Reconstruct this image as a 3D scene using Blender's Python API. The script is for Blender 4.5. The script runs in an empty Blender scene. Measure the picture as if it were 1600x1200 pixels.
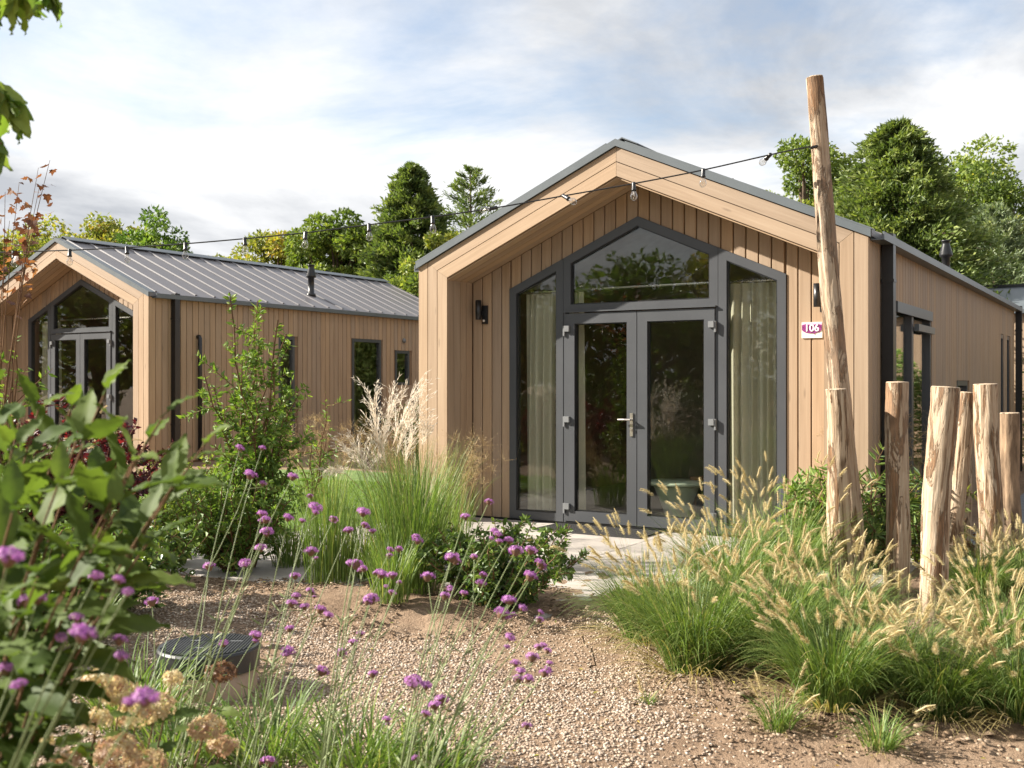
import bpy, math, random
import numpy as np
from mathutils import Vector, Matrix, noise as mnoise

# ------------------------------------------------------------------ scene, camera, light
scene = bpy.context.scene
COL = scene.collection
FPX = 1650.0          # focal length in pixels of the 1600 px wide photograph
EYE = 1.43            # eye height over the cabin floor

cam_d = bpy.data.cameras.new("camera")
cam_d.sensor_width = 36.0
cam_d.lens = 36.0 * FPX / 1600.0
cam_d.clip_start = 0.05
cam_d.clip_end = 2000.0
cam_d.dof.use_dof = True
cam_d.dof.focus_distance = 8.8
cam_d.dof.aperture_fstop = 5.0
cam = bpy.data.objects.new("camera", cam_d)
cam.location = (0, 0, EYE)
cam.rotation_euler = (math.radians(90), 0, 0)
COL.objects.link(cam)
scene.camera = cam

SUN_TRAVEL = Vector((1.115, -0.133, -0.66)).normalized()
to_sun = -SUN_TRAVEL
sun_elev = math.asin(to_sun.z)
sun_d = bpy.data.lights.new("sun", 'SUN')
sun_d.energy = 5.0
sun_d.angle = math.radians(0.55)
sun_d.color = (1.0, 0.93, 0.82)
sun = bpy.data.objects.new("sun", sun_d)
sun.rotation_euler = to_sun.to_track_quat('Z', 'Y').to_euler()
COL.objects.link(sun)

world = bpy.data.worlds.new("World")
scene.world = world
world.use_nodes = True
wt = world.node_tree
for n in list(wt.nodes):
    wt.nodes.remove(n)
def wn(t, **k):
    n = wt.nodes.new(t)
    for a, b in k.items():
        setattr(n, a, b)
    return n
def wmath(op, a, b=None):
    n = wn('ShaderNodeMath', operation=op)
    for i, v in enumerate((a, b)):
        if v is None: continue
        if isinstance(v, (int, float)): n.inputs[i].default_value = v
        else: wt.links.new(v, n.inputs[i])
    return n.outputs[0]
MASK_OFF = (-4, 9, 0)
SHADE_OFF = (4, -3, 0)
sky = wn('ShaderNodeTexSky', sky_type='NISHITA', sun_disc=False)
sky.sun_elevation = sun_elev
sky.sun_rotation = math.atan2(to_sun.x, to_sun.y)
sky.air_density = 1.0; sky.dust_density = 1.5; sky.ozone_density = 1.0
bg_sky = wn('ShaderNodeBackground'); bg_sky.inputs['Strength'].default_value = 0.07
wt.links.new(sky.outputs[0], bg_sky.inputs['Color'])
tc = wn('ShaderNodeTexCoord')
sep = wn('ShaderNodeSeparateXYZ'); wt.links.new(tc.outputs['Generated'], sep.inputs[0])
zc = wmath('ADD', wmath('MAXIMUM', sep.outputs['Z'], 0.0), 0.16)
comb = wn('ShaderNodeCombineXYZ')
wt.links.new(wmath('DIVIDE', sep.outputs['X'], zc), comb.inputs['X'])
wt.links.new(wmath('DIVIDE', sep.outputs['Y'], zc), comb.inputs['Y'])
def wnoise(scale, detail, rough, dist, off):
    mp = wn('ShaderNodeMapping'); mp.inputs['Location'].default_value = off
    wt.links.new(comb.outputs[0], mp.inputs['Vector'])
    n = wn('ShaderNodeTexNoise')
    n.inputs['Scale'].default_value = scale; n.inputs['Detail'].default_value = detail
    n.inputs['Roughness'].default_value = rough; n.inputs['Distortion'].default_value = dist
    wt.links.new(mp.outputs[0], n.inputs['Vector'])
    return n.outputs['Fac']
def wramp(src, stops):
    r = wn('ShaderNodeValToRGB')
    cr = r.color_ramp
    while len(cr.elements) < len(stops): cr.elements.new(0.5)
    for e, (p, c) in zip(cr.elements, stops):
        e.position = p; e.color = (*c, 1) if len(c) == 3 else c
    wt.links.new(src, r.inputs['Fac'])
    return r.outputs['Color']
mask = wramp(wnoise(0.50, 9, 0.60, 0.5, MASK_OFF), [(0.345, (0, 0, 0)), (0.51, (1, 1, 1))])
shade = wramp(wnoise(0.85, 9, 0.58, 0.4, SHADE_OFF), [(0.40, (0.185, 0.193, 0.207)), (0.55, (0.31, 0.313, 0.318)), (0.70, (0.385, 0.383, 0.38))])
bg_cl = wn('ShaderNodeBackground'); bg_cl.inputs['Strength'].default_value = 1.1
wt.links.new(shade, bg_cl.inputs['Color'])
mx = wn('ShaderNodeMixShader')
wt.links.new(mask, mx.inputs['Fac'])
wt.links.new(bg_sky.outputs[0], mx.inputs[1]); wt.links.new(bg_cl.outputs[0], mx.inputs[2])
wo = wn('ShaderNodeOutputWorld'); wt.links.new(mx.outputs[0], wo.inputs['Surface'])

scene.view_settings.view_transform = 'Standard'
scene.view_settings.look = 'None'
scene.view_settings.exposure = 1.58
scene.view_settings.gamma = 1.0
scene.render.resolution_x = 1024
scene.render.resolution_y = 768

# ------------------------------------------------------------------ helpers
RNG = np.random.default_rng(7)
def at(px, py, z):
    """the point of the place that stands z metres ahead and shows at (px, py) of the 1600x1200 photograph"""
    return np.array(((px - 800) / FPX * z, z, EYE - (py - 600) / FPX * z))
def smooth(t):
    t = min(1.0, max(0.0, t)); return t * t * (3 - 2 * t)
def in_path(x, y):
    """how far inside the gravel path (positive inside)"""
    n = 0.30 * mnoise.noise(Vector((x * 1.1, y * 1.1, 4.0))) + 0.16 * mnoise.noise(Vector((x * 2.7, y * 2.7, 1.0))) + 0.10 * mnoise.noise(Vector((x * 5, y * 5, 9.0)))
    far = np.interp(x, [-4.5, -2.6, -1.7, -1.0, -0.3, 0.1, 0.6, 0.8], [7.4, 7.2, 6.75, 6.05, 5.95, 6.1, 6.75, 6.9]) - y
    right = np.interp(y, [2.0, 3.9, 4.4, 4.9, 5.6, 6.3, 7.0], [1.25, 0.95, 0.78, 0.72, 0.78, 0.80, 0.75]) - x
    left = x - np.interp(y, [2.0, 4.0, 5.0, 6.0, 7.5], [-1.5, -2.2, -3.2, -4.6, -6.0])
    return min(far, right, left) + n
def gh(x, y):
    h = -0.035
    h += 0.16 * smooth((y - 9.5) / 6) * smooth((-x - 0.3) / 2.5)
    h += 0.09 * math.exp(-(((x + 1.1) / 1.3) ** 2 + ((y - 6.9) / 0.55) ** 2))
    h += 0.07 * math.exp(-(((x - 2.2) / 1.3) ** 2 + ((y - 5.6) / 0.9) ** 2))
    if y < 12 and abs(x) < 9:
        h += 0.018 * mnoise.noise(Vector((x * 1.7, y * 1.7, 0.3))) + 0.008 * mnoise.noise(Vector((x * 6, y * 6, 1.3)))
    if 3.0 < y < 8.6 and -4.5 < x < 4.8:
        k = smooth(-in_path(x, y) / 0.25 + 0.2) * smooth((8.6 - y) / 0.8)
        h += k * (0.034 * mnoise.noise(Vector((x * 8, y * 8, 5.1))) + 0.028 * abs(mnoise.noise(Vector((x * 17, y * 17, 2.1)))))
    return h
def ground(px, py, it=3):
    """world point on the ground seen at (px, py)"""
    h = -0.035
    for _ in range(it):
        z = FPX * (EYE - h) / (py - 600); x = (px - 800) / FPX * z
        h = gh(x, z)
    return np.array((x, z, h))

class Geo:
    """collects polygons, builds ONE mesh object"""
    def __init__(s): s.V = []; s.L = []; s.N = []; s.R = []; s.n = 0
    def add(s, V, F, rnd=0.5):
        V = np.asarray(V, dtype=np.float32).reshape(-1, 3)
        if isinstance(F, np.ndarray):
            s.L.append((F + s.n).reshape(-1)); s.N.append(np.full(len(F), F.shape[1]))
        else:
            for f in F:
                s.L.append(np.asarray(f) + s.n); s.N.append(np.array([len(f)]))
        s.R.append(np.broadcast_to(np.asarray(rnd, dtype=np.float32), (len(V),)))
        s.V.append(V); s.n += len(V)
        return s
    def box(s, a, b, rnd=0.5):
        (x0, y0, z0), (x1, y1, z1) = a, b
        V = [(x0,y0,z0),(x1,y0,z0),(x1,y1,z0),(x0,y1,z0),(x0,y0,z1),(x1,y0,z1),(x1,y1,z1),(x0,y1,z1)]
        return s.add(V, np.array([(3,2,1,0),(4,5,6,7),(0,1,5,4),(1,2,6,5),(2,3,7,6),(3,0,4,7)]), rnd)
    def prism(s, poly, y0, y1, rnd=0.5):
        """polygon of (x, z), counter-clockwise seen from -y, pulled from y0 (front) to y1"""
        n = len(poly)
        V = [(p[0], y0, p[1]) for p in poly] + [(p[0], y1, p[1]) for p in poly]
        F = [list(range(n)), list(range(2 * n - 1, n - 1, -1))]
        F += [[(i + 1) % n, i, n + i, n + (i + 1) % n] for i in range(n)]
        return s.add(V, F, rnd)
    def ring(s, outer, inner, y0, y1, bev=0.0):
        """mitred frame between two (x, z) outlines"""
        n = len(outer)
        V = [(p[0], y0, p[1]) for p in outer] + [(p[0], y0, p[1]) for p in inner] + \
            [(p[0], y1, p[1]) for p in outer] + [(p[0], y1, p[1]) for p in inner]
        F = []
        for i in range(n):
            j = (i + 1) % n
            F += [[i, j, n + j, n + i], [n + i, n + j, 3 * n + j, 3 * n + i], [j, i, 2 * n + i, 2 * n + j],
                  [2 * n + j, 2 * n + i, 3 * n + i, 3 * n + j]]
        return s.add(V, F)
    def tube(s, pts, rad, seg=8, cap=True, rnd=0.5):
        pts = np.asarray(pts, dtype=float); m = len(pts)
        rad = np.broadcast_to(np.asarray(rad, dtype=float), (m,))
        tan = np.gradient(pts, axis=0); tan /= np.linalg.norm(tan, axis=1)[:, None] + 1e-9
        ref = np.array((0.0, 0, 1)) if abs(tan[0][2]) < 0.9 else np.array((1.0, 0, 0))
        V = []; 
        side = np.cross(tan[0], ref); side /= np.linalg.norm(side)
        ang = np.linspace(0, 2 * np.pi, seg, endpoint=False)
        for i in range(m):
            side = side - tan[i] * side.dot(tan[i]); side /= np.linalg.norm(side) + 1e-9
            up = np.cross(tan[i], side)
            V.append(pts[i] + rad[i] * (np.cos(ang)[:, None] * side + np.sin(ang)[:, None] * up))
        V = np.concatenate(V)
        i = np.arange(m - 1)[:, None] * seg; k = np.arange(seg)[None, :]; k2 = (k + 1) % seg
        F = np.stack([i + k, i + k2, i + seg + k2, i + seg + k], axis=-1).reshape(-1, 4)
        s.add(V, F, rnd)
        if cap:
            s.L.append(np.arange(seg)[::-1] + s.n - m * seg); s.N.append(np.array([seg]))
            s.L.append(np.arange(seg) + s.n - seg); s.N.append(np.array([seg]))
        return s
    def lathe(s, prof, seg=24, center=(0, 0, 0), rnd=0.5):
        """profile of (r, z) turned about z"""
        ang = np.linspace(0, 2 * np.pi, seg, endpoint=False)
        V = np.concatenate([np.stack([r * np.cos(ang), r * np.sin(ang), np.full(seg, z)], axis=1) for r, z in prof]) + np.asarray(center)
        m = len(prof)
        i = np.arange(m - 1)[:, None] * seg; k = np.arange(seg)[None, :]; k2 = (k + 1) % seg
        F = np.stack([i + k, i + k2, i + seg + k2, i + seg + k], axis=-1).reshape(-1, 4)
        return s.add(V, F, rnd)
    def mesh(s, name, smooth_=False):
        me = bpy.data.meshes.new(name)
        V = np.concatenate(s.V).astype(np.float32); L = np.concatenate(s.L).astype(np.int32); N = np.concatenate(s.N).astype(np.int32)
        me.vertices.add(len(V)); me.vertices.foreach_set('co', V.reshape(-1))
        me.loops.add(len(L)); me.loops.foreach_set('vertex_index', L)
        me.polygons.add(len(N)); st = np.concatenate(([0], np.cumsum(N)[:-1])).astype(np.int32)
        me.polygons.foreach_set('loop_start', st); me.polygons.foreach_set('loop_total', N)
        me.polygons.foreach_set('use_smooth', np.full(len(N), bool(smooth_), dtype=bool))
        a = me.attributes.new('rnd', 'FLOAT', 'POINT'); a.data.foreach_set('value', np.concatenate(s.R).astype(np.float32))
        me.update(calc_edges=True)
        return me
    def build(s, name, mat, parent=None, smooth_=False, loc=None, kind=None):
        return link(name, s.mesh(name, smooth_), mat, parent, loc, kind)

def link(name, me, mat, parent=None, loc=None, kind=None):
    if mat is not None and len(me.materials) == 0: me.materials.append(mat)
    o = bpy.data.objects.new(name, me); COL.objects.link(o)
    if parent is not None: o.parent = parent
    if loc is not None: o.location = [float(c) for c in loc]
    if kind: o['kind'] = kind
    return o
def tag(o, label, cat, group=None):
    o['label'] = label; o['category'] = cat
    if group: o['group'] = group
    return o
def thing(name, label, cat, loc=(0, 0, 0), rz=0.0, group=None):
    o = bpy.data.objects.new(name, None); COL.objects.link(o)
    o.empty_display_size = 0.1
    o.location = [float(c) for c in loc]; o.rotation_euler = (0, 0, rz)
    return tag(o, label, cat, group)
def structure(o): o['kind'] = 'structure'; return o
def inset(poly, d):
    """inner outline of a convex counter-clockwise (x, z) polygon; d a number or one per edge"""
    n = len(poly); d = [d] * n if isinstance(d, (int, float)) else d
    lines = []
    for i in range(n):
        p, q = np.array(poly[i], float), np.array(poly[(i + 1) % n], float)
        t = (q - p) / np.linalg.norm(q - p); nn = np.array((-t[1], t[0]))
        lines.append((p + nn * d[i], t))
    out = []
    for i in range(n):
        (p, t), (q, r) = lines[i - 1], lines[i]
        a = np.linalg.solve(np.array([[t[0], -r[0]], [t[1], -r[1]]]), q - p)
        out.append(tuple(p + t * a[0]))
    return out

# ------------------------------------------------------------------ materials
def new_mat(name):
    m = bpy.data.materials.new(name); m.use_nodes = True
    t = m.node_tree
    for n in list(t.nodes): t.nodes.remove(n)
    out = t.nodes.new('ShaderNodeOutputMaterial')
    return m, t, out
class NT:
    def __init__(s, t): s.t = t
    def n(s, ty, **k):
        x = s.t.nodes.new(ty)
        for a, b in k.items(): setattr(x, a, b)
        return x
    def set(s, sock, v):
        if v is None: return
        if hasattr(v, 'is_linked') or hasattr(v, 'links'): s.t.links.new(v, sock)
        elif isinstance(v, (tuple, list)) and len(v) == 3 and len(sock.default_value) == 4: sock.default_value = (*v, 1)
        else: sock.default_value = v
    def noise(s, vec, scale, detail=4, rough=0.55, dist=0.0):
        x = s.n('ShaderNodeTexNoise'); s.set(x.inputs['Vector'], vec)
        for k, v in (('Scale', scale), ('Detail', detail), ('Roughness', rough), ('Distortion', dist)): s.set(x.inputs[k], v)
        return x.outputs['Fac']
    def map(s, vec, scale=(1, 1, 1), loc=(0, 0, 0)):
        x = s.n('ShaderNodeMapping'); s.set(x.inputs['Vector'], vec)
        x.inputs['Scale'].default_value = scale
        s.set(x.inputs['Location'], loc)
        return x.outputs[0]
    def ramp(s, fac, stops, interp='LINEAR'):
        x = s.n('ShaderNodeValToRGB'); cr = x.color_ramp; cr.interpolation = interp
        while len(cr.elements) < len(stops): cr.elements.new(0.5)
        for e, (p, c) in zip(cr.elements, stops):
            e.position = p; e.color = (*c, 1)
        s.set(x.inputs['Fac'], fac)
        return x.outputs['Color']
    def mix(s, fac, a, b, blend='MIX'):
        x = s.n('ShaderNodeMix', data_type='RGBA', blend_type=blend)
        s.set(x.inputs['Factor'], fac); s.set(x.inputs['A'], a) if False else None
        s.set(x.inputs[6], a); s.set(x.inputs[7], b)
        return x.outputs[2]
    def math(s, op, a, b=None, clamp=False):
        x = s.n('ShaderNodeMath', operation=op, use_clamp=clamp)
        s.set(x.inputs[0], a); s.set(x.inputs[1], b)
        return x.outputs[0]
    def bump(s, h, strength=0.3, dist=0.01):
        x = s.n('ShaderNodeBump'); s.set(x.inputs['Height'], h)
        x.inputs['Strength'].default_value = strength; x.inputs['Distance'].default_value = dist
        return x.outputs[0]
    def coord(s, k='Object'): return s.n('ShaderNodeTexCoord').outputs[k]
    def attr(s, name='rnd'): return s.n('ShaderNodeAttribute', attribute_name=name).outputs['Fac']
    def orand(s): return s.n('ShaderNodeObjectInfo').outputs['Random']
    def pbsdf(s, out, color, rough=0.6, metal=0.0, normal=None, spec=0.5):
        b = s.n('ShaderNodeBsdfPrincipled')
        s.set(b.inputs['Base Color'], color); s.set(b.inputs['Roughness'], rough); s.set(b.inputs['Metallic'], metal)
        s.set(b.inputs['Specular IOR Level'], spec)
        if normal is not None: s.set(b.inputs['Normal'], normal)
        if out is not None: s.t.links.new(b.outputs[0], out.inputs['Surface'])
        return b.outputs[0]

def mat_wood(name, lo, mid, hi, rough=0.62):
    m, t, out = new_mat(name); N = NT(t)
    co = N.coord(); r = N.orand()
    comb = N.n('ShaderNodeCombineXYZ'); N.set(comb.inputs['X'], N.math('MULTIPLY', r, 37.0)); N.set(comb.inputs['Z'], N.math('MULTIPLY', r, 91.0))
    v = N.map(co, (1, 1, 1), comb.outputs[0])
    grain = N.noise(N.map(v, (38, 38, 1.3)), 1.0, 5, 0.6, 0.4)
    broad = N.noise(N.map(v, (5, 5, 0.7)), 1.0, 3, 0.5)
    g = N.math('ADD', N.math('MULTIPLY', grain, 0.55), N.math('MULTIPLY', broad, 0.45))
    col = N.ramp(g, [(0.30, lo), (0.50, mid), (0.72, hi)])
    knot = N.n('ShaderNodeTexVoronoi'); N.set(knot.inputs['Vector'], N.map(v, (7, 7, 1.6))); knot.inputs['Scale'].default_value = 1.0
    kf = N.ramp(knot.outputs['Distance'], [(0.0, (1, 1, 1)), (0.05, (0.7, 0.7, 0.7)), (0.10, (0, 0, 0))])
    sx = N.n('ShaderNodeSeparateColor'); N.set(sx.inputs[0], kf)
    col = N.mix(N.math('MULTIPLY', sx.outputs[0], 0.45), col, tuple(c * 0.35 for c in lo))
    tone = N.math('ADD', 0.90, N.math('MULTIPLY', r, 0.20))
    hs = N.n('ShaderNodeHueSaturation'); N.set(hs.inputs['Value'], tone); N.set(hs.inputs['Color'], col)
    N.set(hs.inputs['Saturation'], N.math('ADD', 0.9, N.math('MULTIPLY', r, 0.2)))
    N.pbsdf(out, hs.outputs[0], rough, normal=N.bump(grain, 0.25, 0.004), spec=0.3)
    return m
def mat_plain(name, color, rough=0.5, metal=0.0, var=0.12, scale=6.0, bump=0.05, spec=0.5):
    m, t, out = new_mat(name); N = NT(t)
    n1 = N.noise(N.coord(), scale, 6, 0.6)
    c = N.ramp(n1, [(0.3, tuple(v * (1 - var) for v in color)), (0.7, tuple(min(1, v * (1 + var)) for v in color))])
    rr = N.math('ADD', rough - 0.06, N.math('MULTIPLY', n1, 0.12))
    N.pbsdf(out, c, rr, metal, normal=N.bump(N.noise(N.coord(), scale * 9, 3), bump, 0.003), spec=spec)
    return m
def mat_leaf(name, stops, rough=0.5, trans=0.35, tint=(1.15, 1.25, 0.5), noise_scale=0.0, spec=0.35):
    m, t, out = new_mat(name); N = NT(t)
    f = N.attr()
    if noise_scale > 0:
        f = N.math('ADD', N.math('MULTIPLY', f, 0.6), N.math('MULTIPLY', N.noise(N.coord(), noise_scale, 3), 0.4))
    c = N.ramp(f, stops)
    b = N.pbsdf(None, c, rough, spec=spec)
    tr = N.n('ShaderNodeBsdfTranslucent'); N.set(tr.inputs['Color'], N.mix(1.0, c, tint, 'MULTIPLY'))
    mxs = N.n('ShaderNodeMixShader'); mxs.inputs[0].default_value = trans
    t.links.new(b, mxs.inputs[1]); t.links.new(tr.outputs[0], mxs.inputs[2])
    t.links.new(mxs.outputs[0], out.inputs['Surface'])
    return m
def mat_glass(name, tint=(0.95, 0.965, 0.95), base=0.045):
    m, t, out = new_mat(name); N = NT(t)
    wav = N.bump(N.noise(N.coord(), 2.6, 2), 0.05, 0.02)
    fr = N.n('ShaderNodeLayerWeight'); fr.inputs['Blend'].default_value = 0.5; N.set(fr.inputs['Normal'], wav)
    gl = N.n('ShaderNodeBsdfGlossy'); gl.inputs['Roughness'].default_value = 0.015; N.set(gl.inputs['Normal'], wav)
    gl.inputs['Color'].default_value = (1, 1, 1, 1)
    tp = N.n('ShaderNodeBsdfTransparent'); tp.inputs['Color'].default_value = (*tint, 1)
    fac = N.math('ADD', N.math('MULTIPLY', N.math('POWER', fr.outputs['Facing'], 4.0), 0.85), base, clamp=True)
    mxs = N.n('ShaderNodeMixShader'); N.set(mxs.inputs[0], fac)
    t.links.new(tp.outputs[0], mxs.inputs[1]); t.links.new(gl.outputs[0], mxs.inputs[2])
    t.links.new(mxs.outputs[0], out.inputs['Surface'])
    return m

M = {}
M['wood'] = mat_wood('larch_cladding', (0.265, 0.182, 0.114), (0.335, 0.237, 0.155), (0.395, 0.292, 0.198))
M['groove'] = mat_plain('dark_batten', (0.19, 0.12, 0.07), 0.8)
M['frame'] = mat_plain('anthracite_upvc', (0.054, 0.057, 0.063), 0.42, var=0.06, scale=2)
M['black'] = mat_plain('black_metal', (0.012, 0.012, 0.013), 0.35, var=0.2)
M['trim'] = mat_plain('slate_grey_trim', (0.10, 0.115, 0.125), 0.38, var=0.1, scale=3)
M['roof'] = mat_plain('grey_roof_sheet', (0.155, 0.145, 0.148), 0.42, var=0.10, scale=1.5)
M['glass'] = mat_glass('pane_glass')
M['plaster'] = mat_plain('interior_panel', (0.34, 0.29, 0.22), 0.8)
M['inner_floor'] = mat_plain('interior_floor', (0.22, 0.16, 0.12), 0.5)
M['steel'] = mat_plain('brushed_steel', (0.62, 0.58, 0.53), 0.28, metal=0.9)
M['rubber'] = mat_plain('black_rubber', (0.02, 0.019, 0.019), 0.8)
M['hinge'] = mat_plain('grey_hinge', (0.16, 0.165, 0.17), 0.4)
def mat_curtain():
    m, t, out = new_mat('olive_linen'); N = NT(t)
    weave = N.noise(N.map(N.coord(), (220, 220, 160)), 1.0, 2)
    c = N.ramp(weave, [(0.3, (0.56, 0.52, 0.39)), (0.7, (0.72, 0.68, 0.54))])
    b = N.pbsdf(None, c, 0.9, spec=0.1)
    tr = N.n('ShaderNodeBsdfTranslucent'); N.set(tr.inputs['Color'], c)
    mxs = N.n('ShaderNodeMixShader'); mxs.inputs[0].default_value = 0.3
    t.links.new(b, mxs.inputs[1]); t.links.new(tr.outputs[0], mxs.inputs[2]); t.links.new(mxs.outputs[0], out.inputs['Surface'])
    return m
M['curtain'] = mat_curtain()
def mat_soil():
    m, t, out = new_mat('sandy_soil'); N = NT(t); co = N.coord()
    a = N.noise(co, 1.1, 6, 0.6); b = N.noise(co, 14, 8, 0.7); d = N.noise(co, 75, 4, 0.7)
    f = N.math('ADD', N.math('MULTIPLY', a, 0.5), N.math('MULTIPLY', b, 0.5))
    c = N.ramp(f, [(0.32, (0.13, 0.085, 0.055)), (0.48, (0.25, 0.17, 0.112)), (0.64, (0.38, 0.275, 0.19))])
    c = N.mix(N.math('MULTIPLY', d, 0.35), c, (0.16, 0.11, 0.075))
    hgt = N.math('ADD', N.math('MULTIPLY', b, 1.0), N.math('MULTIPLY', d, 0.5))
    N.pbsdf(out, c, 0.92, normal=N.bump(hgt, 0.9, 0.03), spec=0.15)
    return m
M['soil'] = mat_soil()
def mat_rnd(name, stops, rough=0.8, spec=0.3):
    m, t, out = new_mat(name); N = NT(t)
    c = N.ramp(N.attr(), stops)
    n1 = N.noise(N.coord(), 60, 4)
    c = N.mix(N.math('MULTIPLY', n1, 0.4), c, (0.2, 0.15, 0.11))
    N.pbsdf(out, c, rough, spec=spec)
    return m
M['gravel'] = mat_rnd('gravel_stone', [(0.0, (0.17, 0.125, 0.095)), (0.3, (0.31, 0.235, 0.175)), (0.6, (0.42, 0.325, 0.245)), (0.88, (0.51, 0.415, 0.325)), (1.0, (0.58, 0.53, 0.47))])
def mat_slab():
    m, t, out = new_mat('paving_slab'); N = NT(t); co = N.coord(); r = N.orand()
    cb = N.n('ShaderNodeCombineXYZ'); N.set(cb.inputs['X'], N.math('MULTIPLY', r, 50.0))
    v = N.map(co, (1, 1, 1), cb.outputs[0])
    a = N.noise(N.map(v, (1.5, 5, 2)), 1.5, 6, 0.6, 0.8); b = N.noise(v, 40, 5, 0.7)
    c = N.ramp(N.math('ADD', N.math('MULTIPLY', a, 0.7), N.math('MULTIPLY', b, 0.3)), [(0.3, (0.27, 0.245, 0.225)), (0.55, (0.37, 0.335, 0.30)), (0.75, (0.46, 0.42, 0.37))])
    hs = N.n('ShaderNodeHueSaturation'); N.set(hs.inputs['Color'], c); N.set(hs.inputs['Value'], N.math('ADD', 0.9, N.math('MULTIPLY', r, 0.2)))
    N.pbsdf(out, hs.outputs[0], 0.75, normal=N.bump(b, 0.2, 0.004), spec=0.3)
    return m
M['slab'] = mat_slab()
M['dark_slab'] = mat_plain('dark_slab', (0.16, 0.17, 0.19), 0.7, var=0.2)
def mat_log():
    m, t, out = new_mat('debarked_log'); N = NT(t); r = N.orand()
    cb = N.n('ShaderNodeCombineXYZ'); N.set(cb.inputs['Z'], N.math('MULTIPLY', r, 60.0)); N.set(cb.inputs['X'], N.math('MULTIPLY', r, 23.0))
    v = N.map(N.coord(), (1, 1, 1), cb.outputs[0])
    streak = N.noise(N.map(v, (30, 30, 1.8)), 1.0, 7, 0.65, 1.2)
    patch = N.noise(N.map(v, (11, 11, 1.7)), 1.0, 8, 0.68, 0.9)
    fine = N.noise(N.map(v, (90, 90, 9)), 1.0, 4, 0.6)
    c = N.ramp(streak, [(0.36, (0.13, 0.075, 0.04)), (0.44, (0.35, 0.25, 0.165)), (0.60, (0.48, 0.385, 0.28))])
    pm = N.ramp(patch, [(0.515, (0, 0, 0)), (0.55, (1, 1, 1))])
    s1 = N.n('ShaderNodeSeparateColor'); N.set(s1.inputs[0], pm)
    bark = N.ramp(fine, [(0.3, (0.075, 0.04, 0.022)), (0.7, (0.27, 0.145, 0.07))])
    c = N.mix(N.math('MULTIPLY', s1.outputs[0], 0.85), c, bark)
    kn = N.n('ShaderNodeTexVoronoi'); N.set(kn.inputs['Vector'], N.map(v, (6, 6, 3.2))); kn.inputs['Scale'].default_value = 1.0
    kc = N.n('ShaderNodeSeparateColor'); N.set(kc.inputs[0], N.ramp(kn.outputs['Distance'], [(0.06, (1, 1, 1)), (0.20, (0, 0, 0))]))
    c = N.mix(N.math('MULTIPLY', kc.outputs[0], 0.8), c, (0.10, 0.055, 0.03))
    gr = N.ramp(N.noise(N.map(v, (3, 3, 0.8)), 1.0, 3), [(0.45, (0, 0, 0)), (0.75, (1, 1, 1))])
    s2 = N.n('ShaderNodeSeparateColor'); N.set(s2.inputs[0], gr)
    c = N.mix(N.math('MULTIPLY', s2.outputs[0], 0.4), c, (0.33, 0.27, 0.21))
    hgt = N.math('ADD', N.math('MULTIPLY', streak, 0.6), N.math('ADD', N.math('MULTIPLY', s1.outputs[0], 0.5), N.math('MULTIPLY', fine, 0.3)))
    N.pbsdf(out, c, 0.75, normal=N.bump(hgt, 0.9, 0.018), spec=0.2)
    return m
M['log'] = mat_log()
def mat_bark(name, a, b):
    m, t, out = new_mat(name); N = NT(t)
    n1 = N.noise(N.map(N.coord(), (14, 14, 3)), 1.0, 6, 0.65)
    N.pbsdf(out, N.ramp(n1, [(0.3, a), (0.7, b)]), 0.9, normal=N.bump(n1, 0.6, 0.02), spec=0.15)
    return m
M['bark'] = mat_bark('tree_bark', (0.05, 0.035, 0.025), (0.17, 0.125, 0.09))
M['barky'] = mat_bark('rough_log_bark', (0.06, 0.042, 0.03), (0.36, 0.25, 0.16))
M['twig'] = mat_bark('brown_twig', (0.09, 0.05, 0.03), (0.22, 0.13, 0.07))
M['stem'] = mat_plain('green_stem', (0.16, 0.20, 0.07), 0.6)
M['leaf_mid'] = mat_leaf('green_leaf', [(0.0, (0.06, 0.115, 0.025)), (0.5, (0.14, 0.225, 0.045)), (1.0, (0.28, 0.35, 0.075))])
M['leaf_oak'] = mat_leaf('broadleaf_green', [(0.0, (0.07, 0.11, 0.028)), (0.5, (0.17, 0.23, 0.05)), (0.9, (0.33, 0.36, 0.085)), (1.0, (0.46, 0.40, 0.10))])
M['leaf_yellow'] = mat_leaf('autumn_yellow_green', [(0.0, (0.09, 0.12, 0.03)), (0.4, (0.21, 0.24, 0.05)), (0.8, (0.42, 0.37, 0.075)), (1.0, (0.50, 0.31, 0.07))])
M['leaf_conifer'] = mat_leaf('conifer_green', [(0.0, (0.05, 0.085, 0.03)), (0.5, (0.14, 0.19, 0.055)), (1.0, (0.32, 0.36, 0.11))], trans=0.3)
M['leaf_pine'] = mat_leaf('blue_pine', [(0.0, (0.09, 0.13, 0.075)), (0.5, (0.21, 0.26, 0.15)), (1.0, (0.40, 0.42, 0.25))], trans=0.25)
M['leaf_dark'] = mat_leaf('glossy_dark_leaf', [(0.0, (0.035, 0.065, 0.02)), (0.5, (0.09, 0.15, 0.035)), (0.9, (0.20, 0.27, 0.06)), (1.0, (0.34, 0.28, 0.12))], rough=0.4, trans=0.25)
M['leaf_burgundy'] = mat_leaf('burgundy_leaf', [(0.0, (0.030, 0.010, 0.014)), (0.6, (0.075, 0.020, 0.028)), (1.0, (0.20, 0.045, 0.04))], tint=(1.6, 0.5, 0.5), trans=0.3)
M['leaf_maple'] = mat_leaf('maple_autumn_leaf', [(0.0, (0.09, 0.042, 0.03)), (0.5, (0.19, 0.085, 0.045)), (1.0, (0.33, 0.17, 0.07))], tint=(1.1, 0.9, 0.6), trans=0.4)
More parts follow.
